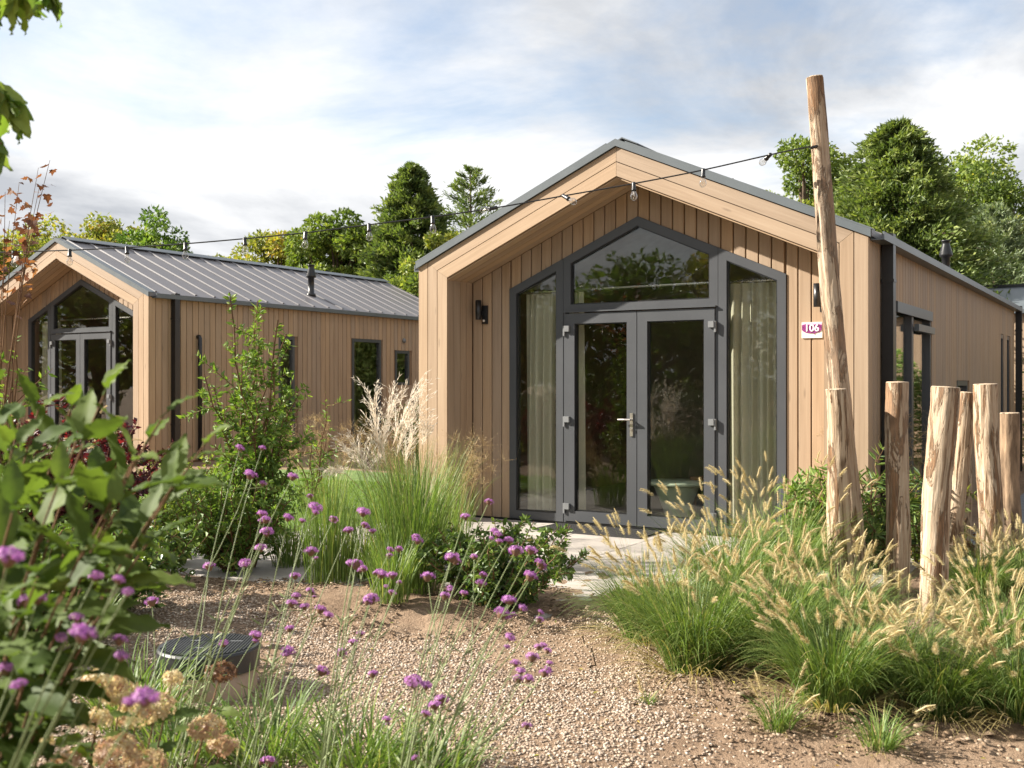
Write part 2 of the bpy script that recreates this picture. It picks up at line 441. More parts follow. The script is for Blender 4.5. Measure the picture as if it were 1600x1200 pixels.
M['leaf_big'] = mat_leaf('hydrangea_leaf', [(0.0, (0.04, 0.07, 0.018)), (0.4, (0.07, 0.11, 0.026)), (0.8, (0.125, 0.17, 0.04)), (1.0, (0.22, 0.19, 0.07))], rough=0.6, trans=0.42, noise_scale=35, spec=0.2)
M['blade'] = mat_leaf('grass_blade', [(0.0, (0.07, 0.125, 0.03)), (0.5, (0.15, 0.225, 0.055)), (0.85, (0.28, 0.33, 0.10)), (1.0, (0.48, 0.39, 0.19))], trans=0.35)
M['lawn'] = mat_leaf('lawn_blade', [(0.0, (0.09, 0.17, 0.03)), (1.0, (0.21, 0.30, 0.055))], trans=0.4)
M['dry'] = mat_leaf('dry_stalk', [(0.0, (0.28, 0.19, 0.09)), (0.5, (0.42, 0.31, 0.16)), (1.0, (0.58, 0.46, 0.27))], trans=0.3, tint=(1.1, 1.0, 0.8))
M['seed'] = mat_leaf('foxtail_seed_head', [(0.0, (0.38, 0.31, 0.15)), (0.5, (0.54, 0.46, 0.25)), (1.0, (0.68, 0.61, 0.39))], trans=0.45, tint=(1.1, 1.0, 0.8))
M['plume'] = mat_leaf('white_plume', [(0.0, (0.58, 0.45, 0.32)), (0.5, (0.75, 0.64, 0.50)), (1.0, (0.86, 0.80, 0.70))], trans=0.45, tint=(1, 1, 1))
M['verbena'] = mat_leaf('purple_floret', [(0.0, (0.20, 0.06, 0.25)), (0.5, (0.44, 0.17, 0.46)), (1.0, (0.66, 0.36, 0.64))], trans=0.35, tint=(1.1, 0.9, 1.1))
M['calyx'] = mat_leaf('brown_calyx', [(0.0, (0.10, 0.05, 0.04)), (1.0, (0.22, 0.13, 0.07))], trans=0.1)
M['hydrangea'] = mat_leaf('faded_floret', [(0.0, (0.36, 0.21, 0.15)), (0.35, (0.48, 0.36, 0.23)), (0.7, (0.58, 0.51, 0.30)), (1.0, (0.70, 0.67, 0.46))], trans=0.4, tint=(1.1, 1.0, 0.8))
M['brown_head'] = mat_leaf('brown_floret', [(0.0, (0.12, 0.06, 0.035)), (1.0, (0.30, 0.17, 0.09))], trans=0.3, tint=(1.1, 1.0, 0.8))
M['moss'] = mat_plain('asphalt', (0.055, 0.053, 0.052), 0.9, var=0.3, scale=40)
# ------------------------------------------------------------------ cabins
ANG = math.atan2(-0.523, 0.852)
CW, EAVE, SL = 4.68, 2.74, 0.44            # width, eave height, roof slope
PHI = math.atan(SL)
def rtop(s):                                # top of the roof over the front, by distance along the gable
    return EAVE + SL * (s if s <= CW / 2 else CW - s)
def ccw(poly):
    a = sum(poly[i - 1][0] * poly[i][1] - poly[i][0] * poly[i - 1][1] for i in range(len(poly)))
    return poly if a > 0 else poly[::-1]
def board_mesh(w, t, hl, hr, bl=0.0, br=0.0, c=0.005):
    prof = [(0, 0), (0, -t + c), (c, -t), (w - c, -t), (w, -t + c), (w, 0)]
    V = [(x, y, bl + (br - bl) * x / w) for x, y in prof] + [(x, y, hl + (hr - hl) * x / w) for x, y in prof]
    n = 6
    F = [list(range(n))[::-1], list(range(n, 2 * n))] + [[(i), (i + 1) % n, n + (i + 1) % n, n + i] for i in range(n)]
    return Geo().add(V, F).mesh('board')
_bm = {}
def put_board(parent, x, y, z, w, hl, hr, bl=0.0, br=0.0, t=0.02, rz=0.0):
    key = tuple(round(v, 4) for v in (w, t, hl, hr, bl, br))
    if key not in _bm: _bm[key] = board_mesh(w, t, hl, hr, bl, br)
    o = link('board', _bm[key], M['wood'], parent, (x, y, z))
    o.rotation_euler = (0, 0, rz)
    return o
def slope_board(parent, poly, y0, y1, side, name='board', mat=None):
    """board cut to the (s, h) outline poly with its grain up the slope; side -1 left, +1 right of the ridge"""
    th = (math.pi / 2 - PHI) * (1 if side < 0 else -1)
    o0 = poly[0]
    ex = (math.cos(th), -math.sin(th)); ez = (math.sin(th), math.cos(th))
    loc = [((p[0] - o0[0]) * ex[0] + (p[1] - o0[1]) * ex[1], (p[0] - o0[0]) * ez[0] + (p[1] - o0[1]) * ez[1]) for p in poly]
    ob = Geo().prism(ccw(loc), y0, y1).build(name, mat or M['wood'], parent, loc=(o0[0], 0, o0[1]))
    ob.rotation_euler = (0, th, 0)
    return ob
def mirror(poly): return [(CW - p[0], p[1]) for p in poly]

def split(lo, hi, holes):
    """pieces of [lo, hi] not covered by the (a, b) holes"""
    out = []; cur = lo
    for a, b in sorted(holes):
        if b <= cur or a >= hi: continue
        if a > cur: out.append((cur, a))
        cur = max(cur, b)
    if cur < hi: out.append((cur, hi))
    return out

def handle(parent, x, z, y, side=-1):
    g = Geo(); g.box((x - 0.016, y - 0.012, z - 0.12), (x + 0.016, y, z + 0.11))
    g.tube([(x, y - 0.01, z + 0.045), (x, y - 0.055, z + 0.045)], 0.010, 10)
    g.tube([(x - 0.008 * side, y - 0.052, z + 0.045), (x + side * 0.06, y - 0.055, z + 0.046), (x + side * 0.13, y - 0.05, z + 0.045)], [0.011, 0.010, 0.009], 10)
    g.tube([(x, y - 0.022, z - 0.05), (x, y - 0.01, z - 0.05)], 0.013, 12)
    return g.build('handle', M['steel'], parent)

def cabin(name, label, loc, length, side_holes, side_windows):
    root = thing(name, label, 'cabin', loc, ANG, 'timber cabins in the garden')
    L = length; H = CW / 2
    R = 0.47                                             # depth of the porch recess
    # core: posts, side walls, recessed front wall, back wall (dark battens behind the boards)
    g = Geo()
    for m in (0, 1):
        f = (lambda p: p) if m == 0 else mirror
        def pr(poly, y0, y1): g.prism(ccw(f(poly)), y0, y1)
        pr([(0.024, 0), (0.343, 0), (0.343, rtop(0.343) - 0.36), (0.024, rtop(0.024) - 0.07)], 0.0, R + 0.02)
        pr([(0.343, rtop(0.343) - 0.36), (H, rtop(H) - 0.36), (H, rtop(H) - 0.07), (0.024, rtop(0.024) - 0.07)], 0.001, R + 0.02)
        pr([(0.024, 0), (0.845, 0), (0.845, 2.441), (0.845, rtop(0.845) - 0.07), (0.024, rtop(0.024) - 0.07)], R + 0.0205, R + 0.14)
        pr([(0.845, 2.441), (H, 3.097), (H, rtop(H) - 0.07), (0.845, rtop(0.845) - 0.07)], R + 0.0205, R + 0.14)
        pr([(0.026, -0.05), (H, -0.05), (H, rtop(H) - 0.07), (0.026, rtop(0.026) - 0.07)], L - 0.14, L - 0.02)
    # left side slab, right side slab with openings
    g.box((0.022, R + 0.14, -0.05), (0.13, L - 0.14, EAVE - 0.06))
    qs = sorted({R + 0.14, L - 0.14, *[v for h in side_holes for v in h[:2]]})
    for a, b in zip(qs[:-1], qs[1:]):
        hs = [(h[2], h[3]) for h in side_holes if h[0] <= a + 1e-6 and h[1] >= b - 1e-6]
        for z0, z1 in split(-0.05, EAVE - 0.06, hs):
            g.box((CW - 0.13, a, z0), (CW - 0.022, b, z1))
    g.build('wall', M['groove'], root)
    # interior: floor, ceiling lining, partition
    Geo().box((0.13, R + 0.14, -0.03), (CW - 0.13, L - 0.14, -0.004)).build('floor', M['inner_floor'], root)
    g = Geo()
    for f in (lambda p: p, mirror):
        g.prism(ccw(f([(0.13, rtop(0.13) - 0.2), (H, rtop(H) - 0.2), (H, rtop(H) - 0.18), (0.13, rtop(0.13) - 0.18)])), R + 0.14, 5.0)
        g.prism(ccw(f([(0.131, 0), (H, 0), (H, rtop(H) - 0.2), (0.131, rtop(0.131) - 0.2)])), 5.0, 5.06)
    g.build('lining', M['plaster'], root)
    # front post boards and rake boards
    P = 0.075
    for m in (0, 1):
        f = (lambda p: p) if m == 0 else mirror
        sd = -1 if m == 0 else 1
        def vb(poly):                                    # vertical board cut to outline
            q = f(poly); x0 = min(p[0] for p in q); z0 = 0.0
            Geo().prism(ccw([(p[0] - x0, p[1]) for p in q]), -0.02, 0.0).build('board', M['wood'], root, loc=(x0, 0, 0))
        vb([(0.0, 0), (0.114, 0), (0.114, rtop(0.114) - 0.07), (0.0, rtop(0) - 0.07)])
        vb([(0.122, 0), (0.237, 0), (0.237, rtop(0.237) - 0.212), (0.122, rtop(0.122) - P)])
        vb([(0.245, 0), (0.367, 0), (0.367, rtop(0.367) - 0.352), (0.245, rtop(0.245) - 0.220)])
        ap = H - 0.0015
        slope_board(root, f([(0.123, rtop(0.123) - P), (0.238, rtop(0.238) - 0.211), (ap, rtop(ap) - 0.211), (ap, rtop(ap) - P)]), -0.021, 0.0, sd)
        slope_board(root, f([(0.246, rtop(0.246) - 0.219), (0.368, rtop(0.368) - 0.351), (ap, rtop(ap) - 0.351), (ap, rtop(ap) - 0.219)]), -0.021, 0.0, sd)
        # reveal boards inside the recess, soffit boards under the rake
        for i in range(4):
            y0 = 0.002 + i * 0.117; y1 = min(y0 + 0.109, R)
            x0, x1 = (0.345, 0.364) if m == 0 else (CW - 0.364, CW - 0.345)
            Geo().box((0, 0, 0), (x1 - x0, y1 - y0, rtop(0.364) - 0.356)).build('board', M['wood'], root, loc=(x0, y0, 0))
            slope_board(root, f([(0.35, rtop(0.35) - 0.372), (ap, rtop(ap) - 0.372), (ap, rtop(ap) - 0.353), (0.35, rtop(0.35) - 0.353)]), y0, y1, sd)
        # verge trim
        slope_board(root, f([(-0.025, rtop(0) - 0.011), (-0.025, rtop(0) - 0.078), (H, rtop(H) - 0.068), (H, rtop(H) + 0.0)]), -0.045, -0.022, sd, 'verge_trim', M['trim'])
    # recessed wall boards
    x = 0.367; pitch = 0.1245
    n = int((CW - 2 * x) / pitch + 0.5); pitch = (CW - 2 * x) / n
    for i in range(n):
        a = x + i * pitch + 0.0055; b = a + pitch - 0.011
        top = lambda s: rtop(s) - 0.375
        wtop = lambda s: 2.443 + 0.4384 * (min(s, CW - s) - 0.846)
        parts = []
        mid = (a + b) / 2
        segs = [(a, b)] if not (a < H < b) else [(a, H), (H, b)]
        for (sa, sb) in segs:
            if sb <= 0.846 or sa >= CW - 0.846: put_board(root, sa, R + 0.02, 0.0, sb - sa, top(sa), top(sb))
            elif sa < 0.846 or sb > CW - 0.846:
                lo, hi = (sa, 0.843) if sa < 0.846 else (CW - 0.843, sb)
                if hi - lo > 0.012: put_board(root, lo, R + 0.02, 0.0, hi - lo, top(lo), top(hi), 0.0, 0.0)
                lo, hi = (0.846, sb) if sa < 0.846 else (sa, CW - 0.846)
                if hi - lo > 0.012: put_board(root, lo, R + 0.02, 0.0, hi - lo, top(lo), top(hi), wtop(lo) + 0.003, wtop(hi) + 0.003)
            else: put_board(root, sa, R + 0.02, 0.0, sb - sa, top(sa), top(sb), wtop(sa) + 0.003, wtop(sb) + 0.003)
    # side cladding, right: one board each; left: joined, never seen from the path
    n = int(L / 0.1245); pitch = (L - 0.01) / n
    for i in range(n):
        a = 0.004 + i * pitch; w = pitch - 0.010
        hs = [(h[2] - 0.004, h[3] + 0.004) for h in side_holes if h[0] < a + w - 0.01 and h[1] > a + 0.01]
        for z0, z1 in split(0.0, EAVE - 0.075, hs):
            put_board(root, CW - 0.022, a, z0, w, z1 - z0, z1 - z0, t=0.022, rz=math.pi / 2)
    g = Geo()
    for i in range(n):
        a = 0.004 + i * pitch; g.box((0.0, a, 0), (0.022, a + pitch - 0.012, EAVE - 0.075))
    g.build('cladding', M['wood'], root, kind='stuff')
    g = Geo().box((0.03, R + 0.005, -0.06), (CW - 0.03, L - 0.03, -0.002))
    for xa in (0.03, CW - 0.35): g.box((xa, -0.012, -0.06), (xa + 0.32, R + 0.005, -0.002))
    g.build('plinth', M['black'], root)
    # roof
    roof = Geo()
    for f in (lambda p: p, mirror):
        roof.prism(ccw(f([(-0.03, rtop(0) - 0.07), (-0.03, rtop(0) - 0.015), (H, rtop(H) - 0.003), (H, rtop(H) - 0.06)])), -0.02, L + 0.02)
    roof = roof.build('roof', M['roof'], root)
    slope_len = (H - 0.10) / math.cos(PHI)
    g = Geo()
    prof = [(-0.035, 0), (-0.016, 0.03), (0.016, 0.03), (0.035, 0)]
    V = [(p[0], 0, p[1]) for p in prof] + [(p[0], slope_len, p[1]) for p in prof]
    g.add(V, [[0, 1, 2, 3], [7, 6, 5, 4], [1, 0, 4, 5], [2, 1, 5, 6], [3, 2, 6, 7]])
    g.tube([(0, 0.18, 0.03), (0, 0.18, 0.037)], 0.008, 6); g.tube([(0, slope_len * 0.55, 0.03), (0, slope_len * 0.55, 0.037)], 0.008, 6)
    rib = g.mesh('roof_rib')
    k = int((L - 0.2) / 0.4)
    for i in range(k + 1):
        y = 0.14 + i * (L - 0.28) / k
        for sd in (0, 1):
            o = link('roof_rib', rib, M['roof'], roof)
            o.location = (0.02, y, rtop(0.02) - 0.014) if sd == 0 else (CW - 0.02, y, rtop(0.02) - 0.014)
            d = Vector((math.cos(PHI) * (1 if sd == 0 else -1), 0, math.sin(PHI)))
            nrm = Vector((-math.sin(PHI) * (1 if sd == 0 else -1), 0, math.cos(PHI)))
            sx = d.cross(nrm)
            o.rotation_euler = Matrix((sx, d, nrm)).transposed().to_euler()
    g = Geo()                                            # ridge cap
    for f in (lambda p: p, mirror):
        g.prism(ccw(f([(H - 0.16, rtop(H - 0.16) + 0.030), (H, rtop(H) + 0.032), (H, rtop(H) + 0.044), (H - 0.16, rtop(H - 0.16) + 0.040)])), 0.10, L + 0.0)
    g.build('ridge_cap', M['trim'], roof)
    for sd in (0, 1):                                    # flat flashing along the front verge, gutters
        g = Geo(); f = (lambda p: p) if sd == 0 else mirror
        g.prism(ccw(f([(-0.03, rtop(0) - 0.012), (H - 0.1, rtop(H - 0.1) - 0.001), (H - 0.1, rtop(H - 0.1) + 0.012), (-0.03, rtop(0) + 0.001)])), -0.045, 0.09)
        g.build('verge_flashing', M['trim'], roof)
        g = Geo()
        x0, x1 = (CW + 0.002, CW + 0.115) if sd else (-0.115, -0.002)
        a, b = (x1 - 0.012, x1) if sd else (x0, x0 + 0.012)
        g.box((x0, 0.05, EAVE - 0.095), (x1, L, EAVE - 0.085)); g.box((a, 0.05, EAVE - 0.085), (b, L, EAVE - 0.035))
        g.box((x0 if sd else x1 - 0.01, 0.05, EAVE - 0.085), (x0 + 0.01 if sd else x1, L, EAVE - 0.05))
        g.box((min(a, b) - (0.004 if sd else 0), 0.05, EAVE - 0.035), (max(a, b) + (0 if sd else 0.004), L, EAVE - 0.028))
        g.build('gutter', M['trim'], root)
    for q in (0.42, L + 0.02):                           # square downpipes on the right side
        g = Geo(); g.box((CW + 0.014, q, -0.03), (CW + 0.112, q + 0.10, EAVE + 0.0)); 
        g.box((CW + 0.006, q - 0.006, 2.32), (CW + 0.118, q + 0.106, 2.345)); g.box((CW + 0.006, q - 0.006, 0.6), (CW + 0.118, q + 0.106, 0.625))
        g.build('downpipe', M['black'], root)
    # window wall: two side lights, transom, double door
    yf = R - 0.012; yb = R + 0.075
    wt_ = lambda s: 2.443 + 0.4384 * (min(s, CW - s) - 0.846)
    lw = [(0.846, 0.004), (1.498, 0.004), (1.498, wt_(1.498)), (0.846, wt_(0.846))]
    for m, poly in enumerate((lw, ccw(mirror(lw)))):
        inn = inset(poly, 0.082)
        w = Geo().ring(poly, inn, yf, yb).build('window', M['frame'], root)
        bead = inset(inn, 0.012)
        Geo().ring(inn, bead, yf + 0.014, yb - 0.01).build('glazing_bead', M['black'], w)
        Geo().prism(bead, yf + 0.034, yf + 0.042).build('pane', M['glass'], w)
    tr = [(1.502, 2.172), (CW - 1.502, 2.172), (CW - 1.502, wt_(1.502)), (H, wt_(H)), (1.502, wt_(1.502))]
    inn = inset(tr, [0.075, 0.085, 0.085, 0.085, 0.085])
    w = Geo().ring(tr, inn, yf, yb).build('window', M['frame'], root)
    bead = inset(inn, 0.012); Geo().ring(inn, bead, yf + 0.014, yb - 0.01).build('glazing_bead', M['black'], w)
    Geo().prism(bead, yf + 0.034, yf + 0.042).build('pane', M['glass'], w)
    Geo().box((1.515, yf - 0.03, 2.166), (CW - 1.515, yf - 0.001, 2.18)).build('drip_rail', M['frame'], w)
    Geo().box((1.502, yf + 0.004, 0.0), (1.528, yb, 2.170)).box((CW - 1.528, yf + 0.004, 0.0), (CW - 1.502, yb, 2.170)).build('door_jamb', M['frame'], root)
    for m in (0, 1):
        f = (lambda p: p) if m == 0 else mirror
        poly = ccw(f([(1.531, 0.018), (H - 0.004, 0.018), (H - 0.004, 2.155), (1.531, 2.155)]))
        inn = inset(poly, 0.106)
        d = Geo().ring(poly, inn, yf - 0.012, yb - 0.01).build('door_leaf', M['frame'], root)
        bead = inset(inn, 0.010)
        Geo().ring(inn, bead, yf + 0.004, yb - 0.02).build('glazing_bead', M['black'], d)
        Geo().prism(bead, yf + 0.024, yf + 0.032).build('pane', M['glass'], d)
        for hz in (0.17, 1.066, 2.0):
            g = Geo(); xx = 1.53 if m == 0 else CW - 1.53; sg = 1 if m == 0 else -1
            g.box((min(xx, xx + sg * 0.055), yf - 0.042, hz - 0.03), (max(xx, xx + sg * 0.055), yf - 0.013, hz + 0.03))
            g.box((min(xx - sg * 0.018, xx), yf - 0.032, hz - 0.075), (max(xx - sg * 0.018, xx), yf - 0.001, hz + 0.03))
            g.build('hinge', M['hinge'], d)
        if m == 0: handle(d, H - 0.055, 1.03, yf - 0.012, -1)
    Geo().box((1.53, yf - 0.005, -0.002), (CW - 1.53, yb, 0.014)).build('threshold', M['black'], root)
    # openings of the right side
    for (q0, q1, z0, z1, bars) in side_windows:
        def P2(a, b, c, d): return [(a, c), (b, c), (b, d), (a, d)]
        poly = P2(q0, q1, z0, z1); inn = inset(poly, 0.06)
        w = Geo().ring(poly, inn, -0.012, 0.07).build('side_window', M['frame'], root, loc=(CW - 0.02, 0, 0)); w.rotation_euler = (0, 0, math.pi / 2)
        Geo().prism(inn, 0.03, 0.038).build('pane', M['glass'], w)
        for bq in bars: Geo().box((bq - 0.045, -0.010, z0 + 0.06), (bq + 0.045, 0.06, z1 - 0.06)).build('mullion', M['frame'], w)
        if bars: 
            Geo().box((q0 + 0.02, -0.035, z1 - 0.10), (q1 - 0.02, -0.013, z1 + 0.0)).build('shutter_box', M['trim'], w)
            Geo().box((bars[0] + 0.06, -0.06, z1 - 0.24), (q1 - 0.03, -0.014, z1 - 0.17)).build('vent_flap', M['trim'], w)
        Geo().box((CW - 1.6, q0 - 0.1, 0.0), (CW - 1.58, q1 + 0.1, 2.2)).build('inner_partition', M['plaster'], root) if q1 - q0 < 0.6 else None
    # curtain rail inside
    Geo().tube([(0.8, R + 0.22, 2.42), (CW - 0.8, R + 0.22, 2.42)], 0.014, 8).build('curtain_rail', M['steel'], root)
    return root

def flue(root_roof_loc, s, q, parent, ang=ANG):
    z = rtop(s) - 0.02
    g = Geo().lathe([(0.0, 0.0), (0.10, 0.0), (0.085, 0.05), (0.062, 0.06), (0.062, 0.36), (0.095, 0.37), (0.10, 0.40), (0.058, 0.56), (0.058, 0.60), (0.072, 0.605), (0.072, 0.625), (0.0, 0.63)], 20, (s, q, z))
    return g.build('flue', M['black'], parent, True)

P0 = np.array((-0.988, 11.33, 0.0))
holes1 = [(1.07, 2.88, 0.15, 2.20), (4.6, 5.4, 0.95, 1.47), (8.65, 8.99, 0.1, 2.2), (9.40, 9.78, 0.1, 2.2)]
house1 = cabin('timber_cabin', 'large timber cabin with number plate and grey double door behind the grasses and logs', P0, 10.4,
               holes1, [(1.07, 2.88, 0.15, 2.20, (1.9,)), (4.6, 5.4, 0.95, 1.47, ()), (8.65, 8.99, 0.1, 2.2, ()), (9.40, 9.78, 0.1, 2.2, ())])
flue(None, 3.9, 8.57, house1)
P2_ = np.array((-9.757, 19.25, 0.158))
holes2 = [(2.89, 3.32, 0.06, 2.15), (4.96, 5.88, 0.04, 2.18), (6.35, 6.84, 1.25, 1.98)]
house2 = cabin('timber_cabin', 'timber cabin with visible grey ribbed roof, farther back across the lawn', P2_, 8.95,
               holes2, [(2.89, 3.32, 0.06, 2.15, ()), (4.96, 5.88, 0.04, 2.18, ()), (6.35, 6.84, 1.25, 1.98, ())])
flue(None, 4.0, 4.5, house2)
g = Geo(); g.tube([(CW + 0.012, 0.98, 2.06), (CW + 0.05, 0.98, 2.06), (CW + 0.065, 0.98, 2.03), (CW + 0.065, 0.98, 0.0)], 0.035, 12)
g.build('waste_pipe', M['black'], house2, True)
Geo().lathe([(0.0, 0.0), (0.05, 0.0), (0.05, 0.03), (0.0, 0.05)], 14, (0, 0, 0)).build('air_vent', M['hinge'], house2, True, (CW + 0.002, 6.62, 2.19)).rotation_euler = (0, math.pi / 2, 0)

def loc1(s, q, h): return P0 + np.array((s * 0.852 + q * 0.523, -s * 0.523 + q * 0.852, h))
def loc2(s, q, h): return P2_ + np.array((s * 0.852 + q * 0.523, -s * 0.523 + q * 0.852, h))
# curtains
def curtain(s0, s1, fn, label):
    n = 90; t = np.linspace(0, 1, n); rows = 14
    V = []
    for j in range(rows):
        v = j / (rows - 1); z = 2.40 - v * 2.37
        amp = 0.018 + 0.022 * min(1, v * 3)
        y = amp * np.sin(t * (s1 - s0) / 0.085 * 2 * np.pi + 0.5 * np.sin(t * 9)) + 0.012 * np.sin(t * 23 + v * 2)
        x = s0 + (s1 - s0) * t + 0.010 * np.sin(t * 31 + v)
        V.append(np.stack([x, y, np.full(n, z)], axis=1))
    V = np.concatenate(V)
    i = np.arange(rows - 1)[:, None] * n; k = np.arange(n - 1)[None, :]
    F = np.stack([i + k, i + n + k, i + n + k + 1, i + k + 1], axis=-1).reshape(-1, 4)
    V[:, 0] -= s0
    o = Geo().add(V, F).build('curtain', M['curtain'], None, True, fn(s0, 0.47 + 0.22, 0.0)); o.rotation_euler = (0, 0, ANG)
    return tag(o, label, 'curtain', 'curtains behind the glass')
curtain(0.92, 1.62, loc1, 'pleated olive curtain behind the side light nearer the shaded wall lamp')
curtain(3.12, 3.80, loc1, 'pleated olive curtain behind the side light next to the house number plate')
curtain(0.92, 1.45, loc2, 'pale curtain behind the shaded side light of the farther cabin')
# wall lamps
def wall_lamp(s, h, label):
    t = thing('wall_lamp', label, 'wall lamp', loc1(s, 0.47, h), ANG, 'wall lamps on the cabin front')
    Geo().box((0.0, -0.02, -0.12), (0.07, -0.002, 0.08)).build('back_plate', M['black'], t)
    Geo().lathe([(0.0, -0.085), (0.032, -0.085), (0.033, 0.0), (0.033, 0.125), (0.028, 0.125), (0.026, 0.11), (0.0, 0.11)], 18, (-0.012, -0.07, 0.01)).build('lamp_tube', M['black'], t, True)
    Geo().box((-0.005, -0.05, -0.02), (0.02, -0.015, 0.02)).build('arm', M['black'], t)
    Geo().lathe([(0.0, -0.016), (0.012, -0.012), (0.016, 0.0), (0.012, 0.012), (0.0, 0.016)], 10, (0.03, -0.03, -0.085)).build('sensor', M['steel'], t, True)
wall_lamp(0.50, 2.20, 'black tube wall lamp in the shaded part of the cabin front')
wall_lamp(4.15, 2.20, 'black tube wall lamp above the number plate')
# house number plate
sg = thing('number_plate', 'small white and purple plate with number 106 on the cladding', 'sign', loc1(4.075, 0.468, 1.92), ANG)
M['sign_white'] = mat_plain('plate_white', (0.72, 0.68, 0.60), 0.35, var=0.05)
M['sign_pink'] = mat_plain('plate_pink', (0.66, 0.44, 0.56), 0.35, var=0.15, scale=20)
M['sign_purple'] = mat_plain('plate_purple', (0.20, 0.03, 0.15), 0.35, var=0.6, scale=40)
M['white'] = mat_plain('white_paint', (0.85, 0.84, 0.83), 0.4, var=0.03)
Geo().box((-0.102, -0.010, -0.078), (0.102, 0.0, 0.078)).build('plate', M['sign_white'], sg)
Geo().prism([(-0.099, 0.0), (0.099, 0.0), (0.099, 0.075), (-0.099, 0.075)], -0.0125, -0.0105).build('upper_band', M['sign_pink'], sg)
bl = [(0.098 * math.cos(a), 0.008 + 0.040 * math.sin(a)) for a in np.linspace(math.pi, 2 * math.pi, 16)]
bl = [(-0.098, 0.05)] + bl + [(0.098, 0.05), (0.05, 0.058), (0.0, 0.05), (-0.06, 0.06)]
def fan(poly, y0, y1, name, mat, par):
    return Geo().prism(ccw(poly), y0, y1).build(name, mat, par)
fan(bl, -0.0150, -0.0130, 'emblem', M['sign_purple'], sg)
fan([(0.015, -0.030), (0.03, -0.030), (0.024, -0.048)], -0.0150, -0.0130, 'emblem', M['sign_purple'], sg)
fc = bpy.data.curves.new('number', 'FONT'); fc.body = '106'; fc.size = 0.098; fc.align_x = 'CENTER'; fc.extrude = 0.001; fc.offset = 0.0012
fo = bpy.data.objects.new('number_tmp', fc); COL.objects.link(fo)
bpy.context.view_layer.update()
nm = bpy.data.meshes.new_from_object(fo.evaluated_get(bpy.context.evaluated_depsgraph_get()))
bpy.data.objects.remove(fo); bpy.data.curves.remove(fc)
nm.materials.clear()
sg.scale = (0.92, 1.0, 0.92)
no = link('number', nm, M['white'], sg, (0.0, -0.0175, -0.012)); no.rotation_euler = (math.pi / 2, 0, 0)
# door mat: rubber honeycomb
mt = thing('door_mat', 'black rubber honeycomb mat on the paving at the double door', 'door mat', loc1(2.28, 0.0, -0.018), ANG)
g = Geo(); mw, md = 1.15, 0.50
for i in range(24):
    x = -mw / 2 + i * mw / 23; g.box((x - 0.006, -md / 2, 0), (x + 0.006, md / 2, 0.016))
for j in range(13):
    y = -md / 2 + j * md / 12; g.box((-mw / 2 - 0.006, y - 0.006, 0.0005), (mw / 2 + 0.006, y + 0.006, 0.0165))
g.build('grid', M['rubber'], mt)
mt.location = [float(c) for c in loc1(2.05, 0.14, -0.018)]
# furniture seen through the glass
M['sage'] = mat_plain('sage_green_paint', (0.50, 0.56, 0.42), 0.5)
M['brown'] = mat_plain('brown_wood', (0.22, 0.10, 0.04), 0.5)
t = thing('side_table', 'round sage green table with drum foot inside behind the door glass', 'table', loc1(2.47, 1.15, 0.0), ANG)
Geo().lathe([(0.0, 0.38), (0.30, 0.38), (0.31, 0.40), (0.30, 0.42), (0.0, 0.42)], 32).build('table_top', M['sage'], t, True)
Geo().lathe([(0.10, 0.0), (0.13, 0.10), (0.24, 0.37)], 28).build('foot', M['sage'], t, True)
t = thing('chair', 'brown wooden chair inside behind the door glass', 'chair', loc1(2.80, 1.45, 0.0), ANG - 0.4)
g = Geo().box((-0.2, -0.2, 0.42), (0.2, 0.2, 0.45)); g.build('seat', M['brown'], t)
for sx in (-0.19, 0.15):
    for sy in (-0.19, 0.15):
        Geo().box((sx, sy, 0), (sx + 0.04, sy + 0.04, 0.42 if sy < 0 else 0.85)).build('leg', M['brown'], t)
Geo().box((-0.19, 0.16, 0.6), (0.19, 0.185, 0.85)).build('backrest', M['brown'], t)
# third cabin far right: only its roof and a bit of wall stand out
t = thing('timber_cabin', 'far cabin of which the dark grey roof slope shows behind the long wall', 'cabin', (12.16, 20.42, 0.0), ANG, 'timber cabins in the garden')
Geo().box((-3.0, 0.02, 0), (6.0, 4.6, 2.86)).build('wall', M['wood'], t)
g = Geo(); g.add([(-3.1, -0.12, 2.95), (6.1, -0.12, 2.95), (6.1, 2.3, 3.62), (-3.1, 2.3, 3.62), (-3.1, 4.72, 2.95), (6.1, 4.72, 2.95),
                  (-3.1, -0.12, 2.87), (6.1, -0.12, 2.87), (6.1, 2.3, 3.56), (-3.1, 2.3, 3.56), (-3.1, 4.72, 2.87), (6.1, 4.72, 2.87)],
        [[0, 1, 2, 3], [3, 2, 5, 4], [6, 9, 8, 7], [9, 10, 11, 8], [0, 6, 7, 1], [4, 5, 11, 10], [0, 3, 9, 6], [3, 4, 10, 9], [1, 7, 8, 2], [2, 8, 11, 5]])
rf = g.build('roof', M['trim'], t)
Geo().box((-3.12, 2.2, 3.60), (6.12, 2.4, 3.66)).build('ridge_cap', M['black'], rf)
g = Geo(); g.tube([(-1.4, 2.3, 3.6), (-1.4, 2.3, 4.35)], 0.02, 8); g.build('mast', M['white'], t)
Geo().lathe([(0.0, 0.0), (0.09, 0.0), (0.10, 0.10), (0.0, 0.12)], 12, (-1.4, 2.3, 4.1)).lathe([(0.0, 0.0), (0.07, 0.0), (0.08, 0.2), (0.0, 0.24)], 12, (-1.4, 2.3, 4.3)).build('weather_sensor', M['sign_white'], t, True)
